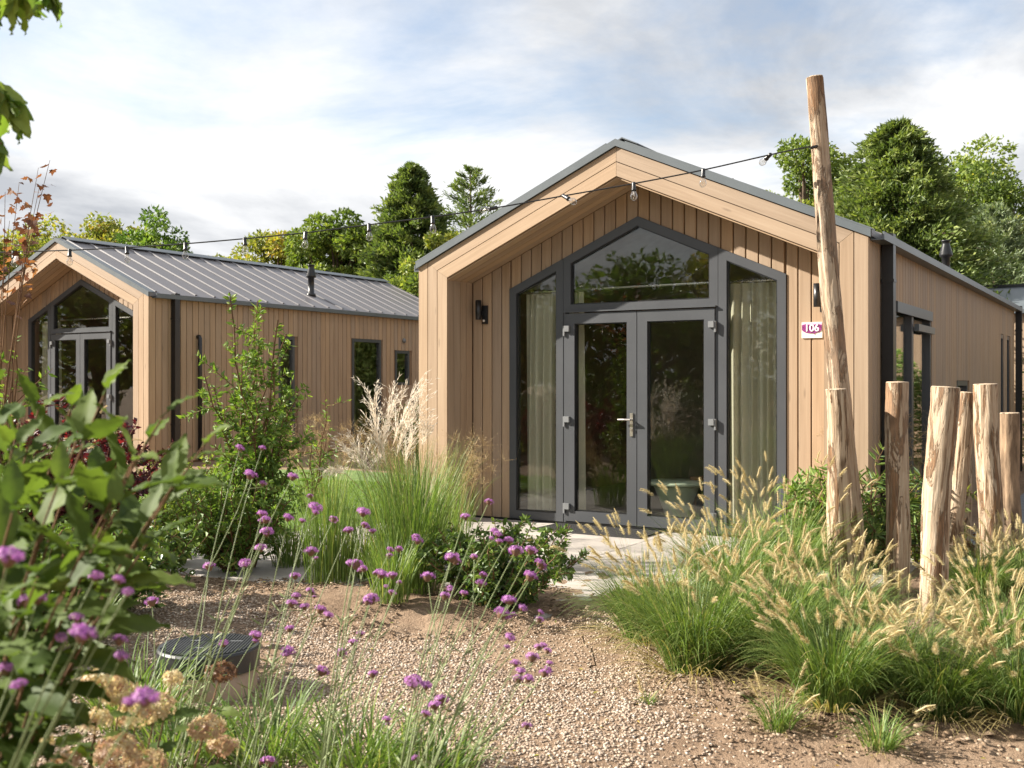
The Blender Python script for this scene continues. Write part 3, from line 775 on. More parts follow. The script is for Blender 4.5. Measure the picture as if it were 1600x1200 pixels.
# ------------------------------------------------------------------ ground
N1 = 280
a = np.linspace(-1, 1, N1)
gx = np.sinh(a * 7.0) / math.sinh(7.0) * 420 ; gx = gx + 0.0
b = np.linspace(-1, 1, N1)
gy = np.sinh(b * 7.0) / math.sinh(7.0) * 420 + 5.8
V = np.array([(x, y, gh(x, y)) for y in gy for x in gx])
i = np.arange(N1 - 1)[:, None] * N1; k = np.arange(N1 - 1)[None, :]
F = np.stack([i + k, i + k + 1, i + N1 + k + 1, i + N1 + k], axis=-1).reshape(-1, 4)
structure(Geo().add(V, F).build('ground', M['soil'], None, True))

# gravel path: a sheet with real stones on it
step = 0.03
xs = np.arange(-6.2, 1.6, step); ys = np.arange(2.0, 7.8, step)
idx = {}; VV = []; FF = []
inside = {(ix, iy): in_path(x, y) > 0.20 for ix, x in enumerate(xs) for iy, y in enumerate(ys)}
def vid(ix, iy):
    if (ix, iy) not in idx:
        idx[(ix, iy)] = len(VV); x, y = xs[ix], ys[iy]
        VV.append((x, y, gh(x, y) + 0.006))
    return idx[(ix, iy)]
for ix in range(len(xs) - 1):
    for iy in range(len(ys) - 1):
        if all(inside[(ix + dx, iy + dy)] for dx in (0, 1) for dy in (0, 1)):
            FF.append((vid(ix, iy), vid(ix + 1, iy), vid(ix + 1, iy + 1), vid(ix, iy + 1)))
path_o = structure(Geo().add(np.array(VV), np.array(FF)).build('gravel_path', M['soil'], None, True))
def stones(n, xr, yr, size, cond, rng):
    x = rng.uniform(*xr, n); y = rng.uniform(*yr, n)
    keep = np.array([cond(a_, b_) for a_, b_ in zip(x, y)]); x, y = x[keep], y[keep]
    z = np.array([gh(a_, b_) for a_, b_ in zip(x, y)]) + 0.006
    n = len(x)
    base = np.array([(1, 0, 0), (0, 1, 0), (-1, 0, 0), (0, -1, 0), (0, 0, 0.75), (0, 0, -0.5)], dtype=float)
    base = np.concatenate([base, [(0.62, 0.62, 0.42), (-0.62, 0.62, 0.42), (-0.62, -0.62, 0.42), (0.62, -0.62, 0.42)]])
    F0 = np.array([(0, 6, 9), (1, 7, 6), (2, 8, 7), (3, 9, 8), (6, 4, 9), (7, 4, 6), (8, 4, 7), (9, 4, 8), (0, 1, 6), (1, 2, 7), (2, 3, 8), (3, 0, 9)])
    s = rng.uniform(0.55, 1.25, n) * size
    an = rng.uniform(0, 6.28, n); asp = rng.uniform(0.6, 1.0, n); fl = rng.uniform(0.5, 0.9, n)
    P = np.broadcast_to(base, (n, 10, 3)) * (1 + rng.uniform(-0.22, 0.22, (n, 10, 3)))
    X = P[:, :, 0] * s[:, None]; Y = P[:, :, 1] * (s * asp)[:, None]; Z = P[:, :, 2] * (s * fl)[:, None]
    til = rng.uniform(-0.5, 0.5, n)[:, None]
    X, Z = X * np.cos(til) - Z * np.sin(til), X * np.sin(til) + Z * np.cos(til)
    c, d = np.cos(an)[:, None], np.sin(an)[:, None]
    W = np.stack([X * c - Y * d + x[:, None], X * d + Y * c + y[:, None], Z + z[:, None] + (s * 0.25)[:, None]], axis=2)
    F = (F0[None] + (np.arange(n) * 10)[:, None, None]).reshape(-1, 3)
    return W.reshape(-1, 3), F, np.repeat(rng.uniform(0, 1, n), 10)
rng = np.random.default_rng(11)
def gcond(x, y):
    p = in_path(x, y)
    bare = mnoise.noise(Vector((x * 1.1, y * 1.1, 2.7)))
    return p > -0.40 and (bare < 0.25 or rng.random() < 0.3) and rng.random() < min(1.0, max(0.0, (p + 0.4) / 0.6) ** 1.6) and abs(x) < y * 0.52 + 0.3
g = Geo()
g.add(*stones(92000, (-3.6, 1.4), (3.4, 7.6), 0.0082, gcond, rng))
g.build('gravel_stones', M['gravel'], path_o, True, kind='stuff')
# clods and small stones on the bare soil
g = Geo(); M['clod'] = mat_rnd('soil_clod', [(0.0, (0.10, 0.065, 0.04)), (0.6, (0.24, 0.165, 0.105)), (1.0, (0.40, 0.32, 0.24))], 0.95, 0.1)
g.add(*stones(34000, (-3.2, 3.6), (3.8, 7.9), 0.010, lambda x, y: in_path(x, y) < 0.05 and abs(x) < y * 0.52 and mnoise.noise(Vector((x * 1.5, y * 1.5, 7.7))) > -0.15, rng))
g.add(*stones(2600, (-3.2, 3.6), (3.9, 7.6), 0.021, lambda x, y: in_path(x, y) < 0 and mnoise.noise(Vector((x * 1.2, y * 1.2, 3.7))) > -0.05, rng))
c_ = g.build('soil_clods', M['clod'], None, True, kind='stuff')
tag(c_, 'loose brown soil crumbs strewn over the planting beds', 'soil')

# patio of large slabs before the double door
def rc(s, q, h=0.0): return loc1(s, q, h)
patio = bpy.data.objects.new('patio', None); COL.objects.link(patio); structure(patio)
patio.location = [float(c) for c in P0]; patio.rotation_euler = (0, 0, ANG)
SW, SD = 0.80, 0.80
sm = Geo(); bv = 0.004; w, d = SW - 0.008, SD - 0.008
sm.add([(0, 0, -0.05), (w, 0, -0.05), (w, d, -0.05), (0, d, -0.05), (0, 0, -bv), (w, 0, -bv), (w, d, -bv), (0, d, -bv),
        (bv, bv, 0), (w - bv, bv, 0), (w - bv, d - bv, 0), (bv, d - bv, 0)],
       np.array([(0, 1, 5, 4), (1, 2, 6, 5), (2, 3, 7, 6), (3, 0, 4, 7), (4, 5, 9, 8), (5, 6, 10, 9), (6, 7, 11, 10), (7, 4, 8, 11), (8, 9, 10, 11)]))
slab = sm.mesh('paving_slab')
for i in range(-4, 6):
    for j in range(-4, 1):
        if i < -2 or (j < -1 and i < -1): continue
        if j <= -3 and i >= 4: continue
        q0 = 0.40 + (j - 0.0) * SD - 0.0
        if i < 0 and j >= 0: continue
        o = link('paving_slab', slab, M['slab'], patio, (0.33 + i * SW, q0 - 0.75, -0.018 + random.Random(i * 9 + j).uniform(-0.002, 0.002)))
Geo().box((0.37, -0.34, -0.03), (CW - 0.37, 0.47, -0.021)).build('porch_bed', M['dark_slab'], patio)
for i in range(5):
    link('paving_slab', slab, M['slab'], patio, (0.345 + i * SW, 0.452 - 0.80, -0.0185)) if False else None
# dark planks of the path along the right wall
rp = bpy.data.objects.new('side_path', None); COL.objects.link(rp); structure(rp)
rp.location = [float(c) for c in P0]; rp.rotation_euler = (0, 0, ANG)
pm = Geo().box((0, 0, -0.05), (1.0, 0.29, 0.0)).mesh('plank')
for j in range(26):
    link('plank', pm, M['dark_slab'], rp, (CW + 0.55, -0.6 + j * 0.305, -0.012))
# asphalt at the very right of the foreground
structure(Geo().add([(2.0, 2.2, 0.03), (4.5, 2.2, 0.03), (4.5, 3.9, 0.03), (2.2, 4.08, 0.03), (1.75, 3.6, 0.03)], [[0, 1, 2, 3, 4]]).build('road', M['moss'], None))

# ------------------------------------------------------------------ logs
def log(px, top, bot, r_top, r_bot, label, name='log_post', mat='log', seed=0, sink=0.12):
    """top / bot = (px, py, depth)"""
    A = at(*bot[:3]) if len(bot) == 3 else bot; B = at(*top)
    A = A.copy(); A[2] = gh(A[0], A[1]) - sink
    ax = B - A; Ln = np.linalg.norm(ax)
    seg, rings = 40, 90
    rs = np.random.default_rng(seed)
    o = np.array((rs.uniform(0, 50), rs.uniform(0, 50), rs.uniform(0, 50)))
    V = []
    for j in range(rings):
        t = j / (rings - 1)
        c = np.array((0.012 * math.sin(t * 5 + seed) * math.sin(math.pi * t), 0.012 * math.cos(t * 4 + seed) * math.sin(math.pi * t), t * Ln))
        r = r_bot + (r_top - r_bot) * t
        for k in range(seg):
            an = 2 * math.pi * k / seg
            p = Vector((math.cos(an) * 1.4 + o[0], math.sin(an) * 1.4 + o[1], t * Ln * 1.7 + o[2]))
            q = Vector((math.cos(an) * 4 + o[0], math.sin(an) * 4 + o[1], t * Ln * 3.0 + o[2]))
            rr = r * (1 + 0.10 * mnoise.noise(p) + 0.05 * mnoise.noise(q))
            crack = math.exp(-((an - 5.2 - 0.15 * mnoise.noise(Vector((0, seed, t * 4)))) / 0.10) ** 2)
            rr *= 1 - 0.22 * crack
            rr *= 1 + 0.05 * mnoise.noise(Vector((math.cos(an) * 9 + o[0], math.sin(an) * 9, t * Ln * 9 + o[2]))) + 0.10 * max(0.0, mnoise.noise(Vector((math.cos(an) * 2.2 + o[1], math.sin(an) * 2.2, t * Ln * 4.5 + o[0]))) - 0.35)
            V.append((c[0] + rr * math.cos(an), c[1] + rr * math.sin(an), c[2]))
    i = np.arange(rings - 1)[:, None] * seg; k = np.arange(seg)[None, :]; k2 = (k + 1) % seg
    F = np.stack([i + k, i + k2, i + seg + k2, i + seg + k], axis=-1).reshape(-1, 4)
    root = thing(name, label, 'log post', A, 0.0, 'log posts standing in the grasses')
    e = Vector(ax).to_track_quat('Z', 'Y').to_euler()
    tr = Geo().add(V, F).build('trunk', M[mat], root, True); tr.rotation_euler = e
    top_v = np.array(V[-seg:]); ctr = top_v.mean(axis=0) + (0, 0, 0.004)
    ed = top_v.copy(); ed[:, 2] += 0.001
    cap = Geo().add(np.concatenate([ed, ed * (0.93, 0.93, 1) + np.array((ctr[0] * 0.07, ctr[1] * 0.07, 0.006)), [ctr + (0, 0, 0.006)]]),
                    [[k_, (k_ + 1) % seg, seg + (k_ + 1) % seg, seg + k_] for k_ in range(seg)] + [[seg + k_, seg + (k_ + 1) % seg, 2 * seg] for k_ in range(seg)])
    co = cap.build('cut_end', M['cut'], root); co.rotation_euler = e
    return root
M['cut'] = mat_plain('sawn_end', (0.38, 0.29, 0.20), 0.8, var=0.35, scale=30)
tall = log(0, (1273, 122, 7.45), (1342, 915, 7.45), 0.061, 0.078, 'tall slim debarked log pole carrying the string lights', seed=1)
log(0, (1306, 609, 7.28), (1319, 932, 7.28), 0.071, 0.084, 'short log post standing right against the tall pole', seed=2)
log(0, (1403, 598, 7.25), (1402, 932, 7.25), 0.074, 0.080, 'straight upright log post with a thin vertical crack, between tall pole and leaning post', seed=3)
log(0, (1478, 606, 6.55), (1453, 968, 6.55), 0.086, 0.076, 'thick log post that leans, clean and smooth', seed=4)
log(0, (1511, 614, 8.2), (1487, 880, 8.2), 0.058, 0.066, 'thin knotty log post close behind the leaning post', seed=5)
log(0, (1516, 640, 8.9), (1504, 850, 8.9), 0.04, 0.045, 'thinnest log post, mostly hidden behind the knotty one', seed=9)
log(0, (1540, 601, 7.9), (1551, 900, 7.9), 0.086, 0.084, 'thick pale log post with frayed knot near its top and a long crack', seed=6)
log(0, (1578, 646, 8.3), (1583, 890, 8.3), 0.072, 0.076, 'shorter log post with rough dark bark left on', mat='barky', seed=7)

# ------------------------------------------------------------------ string lights
BS = 0.86
sl = thing('string_lights', 'black cable with hanging clear bulbs from the tall log pole across both cabins', 'string lights', at(1262, 232, 7.4))
org = at(1262, 232, 7.4)
cpx = [(1266, 229), (1210, 240), (1099, 266), (991, 287), (880, 306), (775, 325), (676, 339), (577, 351), (477, 364), (382, 373), (290, 381), (198, 387), (109, 391), (22, 394), (-70, 396), (-170, 396), (-330, 392)]
cpt = [at(x, y, 7.38 + (1262 - x) / 1240 * 1.25) for x, y in cpx]
fine = []
for a_, b_ in zip(cpt[:-1], cpt[1:]):
    for t in np.linspace(0, 1, 5)[:-1]: fine.append(a_ + (b_ - a_) * t)
fine.append(cpt[-1]); fine = np.array(fine)
ks = np.array([0.25, 0.5, 0.25]); sm_ = fine.copy()
for _ in range(3): sm_[1:-1] = 0.25 * sm_[:-2] + 0.5 * sm_[1:-1] + 0.25 * sm_[2:]
Geo().tube(sm_ - org, 0.0055, 6).build('cable', M['black'], sl, True)
Geo().tube([np.array((0.02, -0.02, 0.0)), np.array((0.06, 0.0, 0.015)), np.array((0.10, 0.05, 0.02))], 0.012, 6).build('cable_clip', M['black'], sl)
def mat_bulb():
    m, t, out = new_mat('clear_bulb'); N = NT(t)
    lw_ = N.n('ShaderNodeLayerWeight'); lw_.inputs['Blend'].default_value = 0.35
    gl = N.n('ShaderNodeBsdfGlossy'); gl.inputs['Roughness'].default_value = 0.03
    tp = N.n('ShaderNodeBsdfTransparent'); tp.inputs['Color'].default_value = (0.93, 0.92, 0.9, 1)
    mxs = N.n('ShaderNodeMixShader'); N.set(mxs.inputs[0], N.math('MULTIPLY', lw_.outputs['Facing'], 0.9, True))
    t.links.new(tp.outputs[0], mxs.inputs[1]); t.links.new(gl.outputs[0], mxs.inputs[2]); t.links.new(mxs.outputs[0], out.inputs['Surface'])
    return m
M['bulb'] = mat_bulb()
sock = Geo().lathe([(0.0, 0.012), (0.013, 0.012), (0.017, 0.004), (0.017, -0.045), (0.021, -0.05), (0.021, -0.062), (0.0, -0.062)], 14).mesh('socket', True)
bulb = Geo().lathe([(0.014, -0.062), (0.016, -0.07), (0.027, -0.095), (0.030, -0.112), (0.024, -0.132), (0.010, -0.143), (0.0, -0.145)], 16).mesh('bulb', True)
fil = Geo().tube([(-0.006, 0, -0.066), (-0.009, 0, -0.10), (0, 0, -0.115), (0.009, 0, -0.10), (0.006, 0, -0.066)], 0.0015, 5).mesh('filament')
tilt = {1: (1.2, 0.2), 4: (-1.0, 0.3), 5: (1.4, 0.1)}
for k, p in enumerate(cpt[1:-3], 1):
    j = np.argmin(np.linalg.norm(sm_ - p, axis=1)); p = sm_[j]
    s_ = link('socket', sock, M['black'], sl, p - org)
    s_.rotation_euler = (tilt.get(k, (0.05 * (k % 3 - 1), 0))[0], tilt.get(k, (0, 0.06 * (k % 2)))[1], 0.3 * k)
    s_.scale = (BS, BS, BS)
    link('bulb', bulb, M['bulb'], s_); link('filament', fil, M['steel'], s_)

# ------------------------------------------------------------------ round shaft with lid
tp_ = ground(315, 1092)
tb = thing('inspection_shaft', 'round shaft with black ribbed lid and beige rim standing in the gravel', 'shaft', (tp_[0], tp_[1] + 0.12, tp_[2] - 0.02))
M['beige'] = mat_plain('beige_plastic', (0.34, 0.24, 0.17), 0.55, var=0.2)
M['lid'] = mat_plain('black_lid', (0.028, 0.029, 0.031), 0.45, var=0.2)
Geo().lathe([(0.225, 0.0), (0.225, 0.235), (0.21, 0.235)], 40).build('shaft_wall', M['beige'], tb, True)
Geo().lathe([(0.226, 0.14), (0.236, 0.14), (0.238, 0.232), (0.232, 0.242), (0.0, 0.243)], 48).build('lid', M['lid'], tb)
g = Geo()
for i in range(-14, 15):
    x = i * 0.0145; h = math.sqrt(max(0, 0.218 ** 2 - x * x))
    g.box((x - 0.004, -h, 0.2425), (x + 0.004, h, 0.2475))
g.build('lid_ribs', M['lid'], tb)
g = Geo()
for (x, y, a_) in ((0.12, 0.05, 0.03), (-0.02, -0.08, 0.02), (-0.08, 0.06, 0.025)): g.box((x - a_, y - 0.006, 0.2478), (x + a_, y + 0.006, 0.2488))
g.build('lid_mark', M['hinge'], tb, kind='stuff')

# fallen leaves and bits of straw on path and soil
rs = np.random.default_rng(88); g = Geo(); n = 260
x = rs.uniform(-2.6, 3.2, n); y = rs.uniform(3.9, 7.4, n)
b = np.stack([x, y, np.array([gh(a_, c_2) for a_, c_2 in zip(x, y)]) + 0.018], axis=1)
ax = rs.normal(size=(n, 3)) * np.array((1, 1, 0.12)); ax /= np.linalg.norm(ax, axis=1)[:, None]
sd = np.cross(ax, np.array((0.0, 0, 1))); L_ = rs.uniform(0.012, 0.04, n)[:, None]; W_ = L_ * rs.uniform(0.12, 0.5, n)[:, None]
V = np.stack([b, b + ax * L_ * 0.5 + sd * W_ * 0.5 + np.array((0, 0, 0.004)), b + ax * L_, b + ax * L_ * 0.5 - sd * W_ * 0.5 + np.array((0, 0, 0.004))], axis=1).reshape(-1, 3)
k = np.arange(n)[:, None] * 4
g.add(V, np.concatenate([k + np.array([[0, 1, 2]]), k + np.array([[0, 2, 3]])]), np.repeat(rs.uniform(0, 1, n), 4))
tag(g.build('leaf_litter', M['leaf_yellow'], None, kind='stuff'), 'scattered yellow fallen leaves and straw on gravel and soil', 'leaf litter')
# ------------------------------------------------------------------ plants
def unit(v): return v / (np.linalg.norm(v, axis=-1, keepdims=True) + 1e-9)
def leaves(g, pos, axis, length, width, rnd, rng, fold=0.25, flat=0.0, droop=0.0):
    """folded diamond leaves: pos (n,3) base, axis (n,3)"""
    n = len(pos)
    axis = unit(axis + np.array((0, 0, -droop)))
    r = rng.normal(size=(n, 3)); r[:, 2] += flat
    side = unit(np.cross(axis, r)); nrm = np.cross(side, axis)
    L = np.broadcast_to(length, (n,))[:, None]; W = np.broadcast_to(width, (n,))[:, None]
    mid = pos + axis * L * 0.45
    a = mid + side * W * 0.5 + nrm * W * fold; b = mid - side * W * 0.5 + nrm * W * fold
    tip = pos + axis * L
    V = np.stack([pos, a, tip, b], axis=1).reshape(-1, 3)
    k = np.arange(n)[:, None] * 4
    F = np.concatenate([k + np.array([[0, 1, 2]]), k + np.array([[0, 2, 3]])])
    g.add(V, F, np.repeat(np.clip(rnd, 0, 1), 4))
def ribbons(g, base, azim, th0, th1, length, width, rng, nseg=6, rnd=None, power=1.4):
    """arching blades; returns tip points and tip directions"""
    n = len(base); pts = [base]; p = base.copy()
    d = None
    for j in range(nseg):
        t = (j + 0.5) / nseg
        th = th0 + (th1 - th0) * t ** power
        d = np.stack([np.cos(azim) * np.sin(th), np.sin(azim) * np.sin(th), np.cos(th)], axis=1)
        p = p + d * (length / nseg)[:, None]; pts.append(p)
    P = np.stack(pts, axis=1)
    tw = azim + np.pi / 2 + rng.normal(0, 0.5, n)
    side = np.stack([np.cos(tw), np.sin(tw), np.zeros(n)], axis=1)
    t = np.linspace(0, 1, nseg + 1)
    wprof = np.where(t < 0.25, 0.6 + 1.6 * t, 1.0) * (1 - np.clip((t - 0.35) / 0.65, 0, 1) ** 1.5 * 0.93)
    Wd = np.broadcast_to(width, (n,))[:, None] * wprof[None]
    A = P + side[:, None, :] * Wd[:, :, None] * 0.5; B = P - side[:, None, :] * Wd[:, :, None] * 0.5
    V = np.stack([A, B], axis=2).reshape(-1, 3)
    m = 2 * (nseg + 1)
    k = (np.arange(n) * m)[:, None, None]; j = (np.arange(nseg) * 2)[None, :, None]
    F = (k + j + np.array([0, 1, 3, 2])[None, None]).reshape(-1, 4)
    if rnd is None: rnd = rng.uniform(0, 1, n)
    g.add(V, F, np.repeat(rnd, m))
    return P[:, -1], d, P
def bristles(g, p0, axis, length, radius, n_b, bl, bw, rng, lean=0.9, rnd=0.5, bend=0.0):
    """bottle-brush heads: p0 (n,3), axis (n,3)"""
    n = len(p0)
    t = rng.uniform(0, 1, (n, n_b))
    c = p0[:, None, :] + axis[:, None, :] * (t * np.broadcast_to(length, (n,))[:, None])[:, :, None]
    c[:, :, 2] -= bend * (t ** 2) * np.broadcast_to(length, (n,))[:, None]
    r = unit(np.cross(axis[:, None, :], rng.normal(size=(n, n_b, 3))))
    d = unit(r + axis[:, None, :] * lean)
    taper = (0.55 + 0.45 * np.sin(np.pi * np.clip(t * 0.9 + 0.1, 0, 1)))[:, :, None]
    s = unit(np.cross(d, rng.normal(size=(n, n_b, 3))))
    st = c + r * radius * 0.2
    a = st + s * bw * 0.5; b = st - s * bw * 0.5; e = st + d * bl * taper
    V = np.stack([a, b, e], axis=2).reshape(-1, 3)
    F = np.arange(n * n_b * 3).reshape(-1, 3)
    rr = np.clip(np.repeat(np.broadcast_to(rnd, (n,)), n_b) + rng.normal(0, 0.18, n * n_b), 0, 1)
    g.add(V, F, np.repeat(rr, 3))

# ---- fountain grass
def fountain_grass(x, y, r, h, label, seed, n_bl=1000, n_hd=56, lean=(0.0, 0.0), group='fountain grass clumps'):
    rs = np.random.default_rng(seed); z = gh(x, y)
    root = thing('fountain_grass', label, 'ornamental grass', (x, y, z - 0.01), 0, group)
    g = Geo(); n = n_bl
    az = rs.uniform(0, 2 * np.pi, n); rr = np.sqrt(rs.uniform(0, 1, n)) * r * 0.30
    b = np.stack([rr * np.cos(az), rr * np.sin(az), np.zeros(n)], axis=1)
    az2 = az + rs.normal(0, 0.5, n)
    ribbons(g, b, az2, rs.uniform(0.03, 0.5, n), rs.uniform(0.9, 2.4, n), h * rs.uniform(0.65, 1.2, n), rs.uniform(0.0032, 0.0062, n), rs, 8, np.clip(rs.normal(0.42, 0.27, n), 0, 0.97))
    nd = n // 6
    az = rs.uniform(0, 2 * np.pi, nd); b = np.stack([r * .3 * np.cos(az), r * .3 * np.sin(az), np.zeros(nd)], axis=1)
    ribbons(g, b, az, rs.uniform(0.7, 1.2, nd), rs.uniform(1.6, 2.3, nd), h * rs.uniform(0.4, 0.8, nd), 0.005, rs, 6, np.full(nd, 1.0))
    g.build('blades', M['blade'], root, kind='stuff')
    g = Geo(); n = n_hd
    az = rs.uniform(0, 2 * np.pi, n); rr = np.sqrt(rs.uniform(0, 1, n)) * r * 0.25
    b = np.stack([rr * np.cos(az), rr * np.sin(az), np.zeros(n)], axis=1)
    tip, d, _ = ribbons(g, b, az + rs.normal(0, 0.3, n), rs.uniform(0.03, 0.35, n), rs.uniform(0.25, 1.2, n), h * rs.uniform(0.7, 1.25, n), 0.003, rs, 7, rs.uniform(0.5, 1, n))
    g.build('stalks', M['blade'], root, kind='stuff')
    g = Geo()
    bristles(g, tip - d * 0.015, d, rs.uniform(0.07, 0.12, n), 0.009, 150, 0.019, 0.0016, rs, 0.6, rs.uniform(0.2, 0.9, n), 0.2)
    for k in range(n): g.tube([tip[k], tip[k] + d[k] * 0.05, tip[k] + d[k] * 0.09 - np.array((0, 0, 0.012))], [0.0035, 0.004, 0.002], 5, False, 0.6)
    g.build('seed_heads', M['seed'], root, kind='stuff')
    return root
FG = [  # px, py of the base, radius, height, label
    (1015, 1000, 0.46, 0.56, 'fountain grass clump whose seed heads hang over the paving edge'),
    (1140, 955, 0.48, 0.73, 'fountain grass clump in front of the double door, full of pale seed heads'),
    (1085, 1045, 0.46, 0.60, 'fountain grass clump bordering the gravel path'),
    (1225, 930, 0.50, 0.81, 'fountain grass clump under the side light next to the number plate'),
    (1200, 1040, 0.50, 0.62, 'fountain grass clump in the middle of the bed, before the tall pole'),
    (1310, 1000, 0.46, 0.48, 'fountain grass clump hiding the foot of the tall pole'),
    (1300, 1090, 0.48, 0.48, 'fountain grass clump spilling onto bare soil, between two others'),
    (1400, 1085, 0.46, 0.44, 'fountain grass clump before the straight log post'),
    (1470, 1115, 0.40, 0.38, 'low fountain grass clump in front of the leaning log post'),
    (1560, 1040, 0.46, 0.48, 'fountain grass clump in front of the pale cracked log post'),
    (1590, 1120, 0.42, 0.44, 'bright green fountain grass clump next to the asphalt'),
    (1530, 940, 0.42, 0.40, 'fountain grass clump between the leaning and the pale cracked log post'),
    (1600, 930, 0.42, 0.46, 'fountain grass clump beside the bark covered log post'),
]
for k, (px, py, r, h, lab) in enumerate(FG):
    p = ground(px, py); fountain_grass(p[0], p[1], r, h, lab, 100 + k)
for k, (px, py, r, h, lab) in enumerate([(1217, 1140, 0.2, 0.20, 'small grass tuft alone on the bare soil'), (1375, 1172, 0.2, 0.2, 'sparse grass tuft near the asphalt corner'), (1012, 1100, 0.08, 0.08, 'tiny grass tuft at the gravel edge')]):
    p = ground(px, py); fountain_grass(p[0], p[1], r, h, lab, 150 + k, 130 if k < 2 else 40, 5 if k == 0 else 1, group='small grass tufts')

# ---- plain clump grasses
def clump(name, x, y, r, h, label, seed, n=300, th=(0.02, 0.35, 0.3, 1.3), width=0.006, mat='blade', rnd=(0.45, 0.22), cat='grass clump', group=None):
    rs = np.random.default_rng(seed); root = thing(name, label, cat, (x, y, gh(x, y) - 0.01), 0, group)
    az = rs.uniform(0, 2 * np.pi, n); rr = np.sqrt(rs.uniform(0, 1, n)) * r * 0.4
    b = np.stack([rr * np.cos(az), rr * np.sin(az), np.zeros(n)], axis=1); g = Geo()
    ribbons(g, b, az + rs.normal(0, 0.6, n), rs.uniform(th[0], th[1], n), rs.uniform(th[2], th[3], n), h * rs.uniform(0.55, 1.1, n), rs.uniform(0.7, 1.2, n) * width, rs, 7, np.clip(rs.normal(*rnd, n), 0, 1), 2.0)
    g.build('blades', M[mat], root, kind='stuff')
    return root
def airy(root, r, h, n, rs, mat='dry'):
    """fine see-through panicles on thin stalks"""
    g = Geo(); az = rs.uniform(0, 2 * np.pi, n)
    b = np.stack([r * .3 * np.cos(az), r * .3 * np.sin(az), np.zeros(n)], axis=1)
    tip, d, P = ribbons(g, b, az, rs.uniform(0.0, 0.3, n), rs.uniform(0.2, 0.9, n), h * rs.uniform(0.8, 1.1, n), 0.003, rs, 6)
    for f in (0, 1):
        m = 26; src = P[:, -3:, :][np.arange(n)[:, None], rs.integers(0, 3, (n, m))].reshape(-1, 3) + rs.normal(0, 0.01, (n * m, 3))
        ax = unit(rs.normal(size=(n * m, 3)) + np.array((0, 0, 0.8))); ln = rs.uniform(0.04, 0.14, n * m)
        leaves(g, src, ax, ln, 0.0022, rs.uniform(0, 1, n * m), rs)
        leaves(g, src + ax * ln[:, None], rs.normal(size=(n * m, 3)), 0.010, 0.006, rs.uniform(0.2, 1, n * m), rs)
    g.build('panicles', M[mat], root, kind='stuff')
def plumes(root, spec, rs, base):
    """silvery miscanthus plumes; spec = points of the plume foot and tip"""
    for (a, b) in spec:
        g = Geo(); a = np.array(a); b = np.array(b); ax = b - a; L = np.linalg.norm(ax); ax = ax / L
        n = 15; t = np.linspace(0.0, 0.5, n)
        src = a[None] + ax[None] * (t * L)[:, None]
        az = rs.uniform(0, 2 * np.pi, n); base_az = math.atan2(ax[1], ax[0])
        az = base_az + rs.normal(0, 0.9, n)
        ln = L * rs.uniform(0.55, 0.85, n) * (1 - 0.3 * t)
        th0 = math.acos(np.clip(ax[2], -1, 1)) * 0.7 + rs.uniform(-0.1, 0.15, n)
        tip, d, P = ribbons(g, src, az, th0, th0 + rs.uniform(0.4, 1.3, n), ln, 0.004, rs, 8, rs.uniform(0.4, 1, n))
        Q = P[:, 1:-1].reshape(-1, 3); D = unit(np.gradient(P, axis=1)[:, 1:-1].reshape(-1, 3))
        for _ in range(2): leaves(g, Q + rs.normal(0, 0.006, Q.shape), D + rs.normal(0, 0.35, D.shape), 0.05, 0.006, rs.uniform(0.4, 1, len(Q)), rs)
        o = g.build('plume', M['plume'], root)
        g2 = Geo(); g2.tube([base, base * 0.4 + a * 0.6 + np.array((0.0, 0, 0.05)), a, a + ax * L * 0.5], [0.003, 0.003, 0.0025, 0.0015], 5, False, 0.8); g2.build('stalk', M['dry'], root)
p = ground(515, 915); clump('feather_grass', p[0], p[1], 0.42, 0.78, 'upright green grass clump beside the columnar shrub', 201, 420, (0.0, 0.12, 0.1, 0.6), 0.0048, group='tall green grasses', rnd=(0.42, 0.3))
p = ground(640, 925); r_ = clump('feather_grass', p[0], p[1], 0.50, 1.02, 'tall arching green grass clump before the plumes', 202, 620, (0.0, 0.25, 0.2, 1.2), 0.005, group='tall green grasses', rnd=(0.42, 0.3))
p = ground(612, 955); clump('feather_grass', p[0], p[1], 0.3, 0.45, 'lower green grass clump at the foot of the arching one', 203, 260, (0.0, 0.3, 0.3, 1.3), 0.006, group='tall green grasses')
p = ground(572, 908); clump('feather_grass', p[0], p[1], 0.36, 0.66, 'medium green grass clump between the two taller clumps', 205, 340, (0.0, 0.3, 0.3, 1.4), 0.005, group='tall green grasses', rnd=(0.45, 0.3))
p = ground(455, 885); clump('feather_grass', p[0], p[1], 0.36, 0.5, 'short green grass clump on the lawn edge beside the dense shrub', 206, 300, (0.0, 0.4, 0.4, 1.6), 0.005, group='tall green grasses', rnd=(0.45, 0.3))
p = ground(655, 880); ms = clump('miscanthus', p[0], p[1], 0.45, 1.05, 'miscanthus with silvery white plumes at the cabin corner', 204, 420, (0.0, 0.25, 0.3, 1.2), 0.007)
rs = np.random.default_rng(5); z_ = p[1]; o_ = np.array((p[0], p[1], gh(p[0], p[1]) - 0.01))
sp = []
for (x0, y0, x1, y1) in [(590, 690, 578, 590), (600, 690, 622, 596), (612, 700, 660, 578), (628, 690, 668, 600), (605, 730, 570, 640), (618, 720, 640, 625), (585, 745, 520, 690), (575, 755, 545, 670), (590, 750, 600, 650), (630, 735, 655, 650), (660, 700, 668, 650), (540, 740, 500, 738)]:
    dz = rs.uniform(-0.2, 0.25); sp.append((at(x0, y0, z_ + dz) - o_, at(x1, y1, z_ + dz + 0.05) - o_))
plumes(ms, sp, rs, np.array((0.0, 0.0, 0.0)))
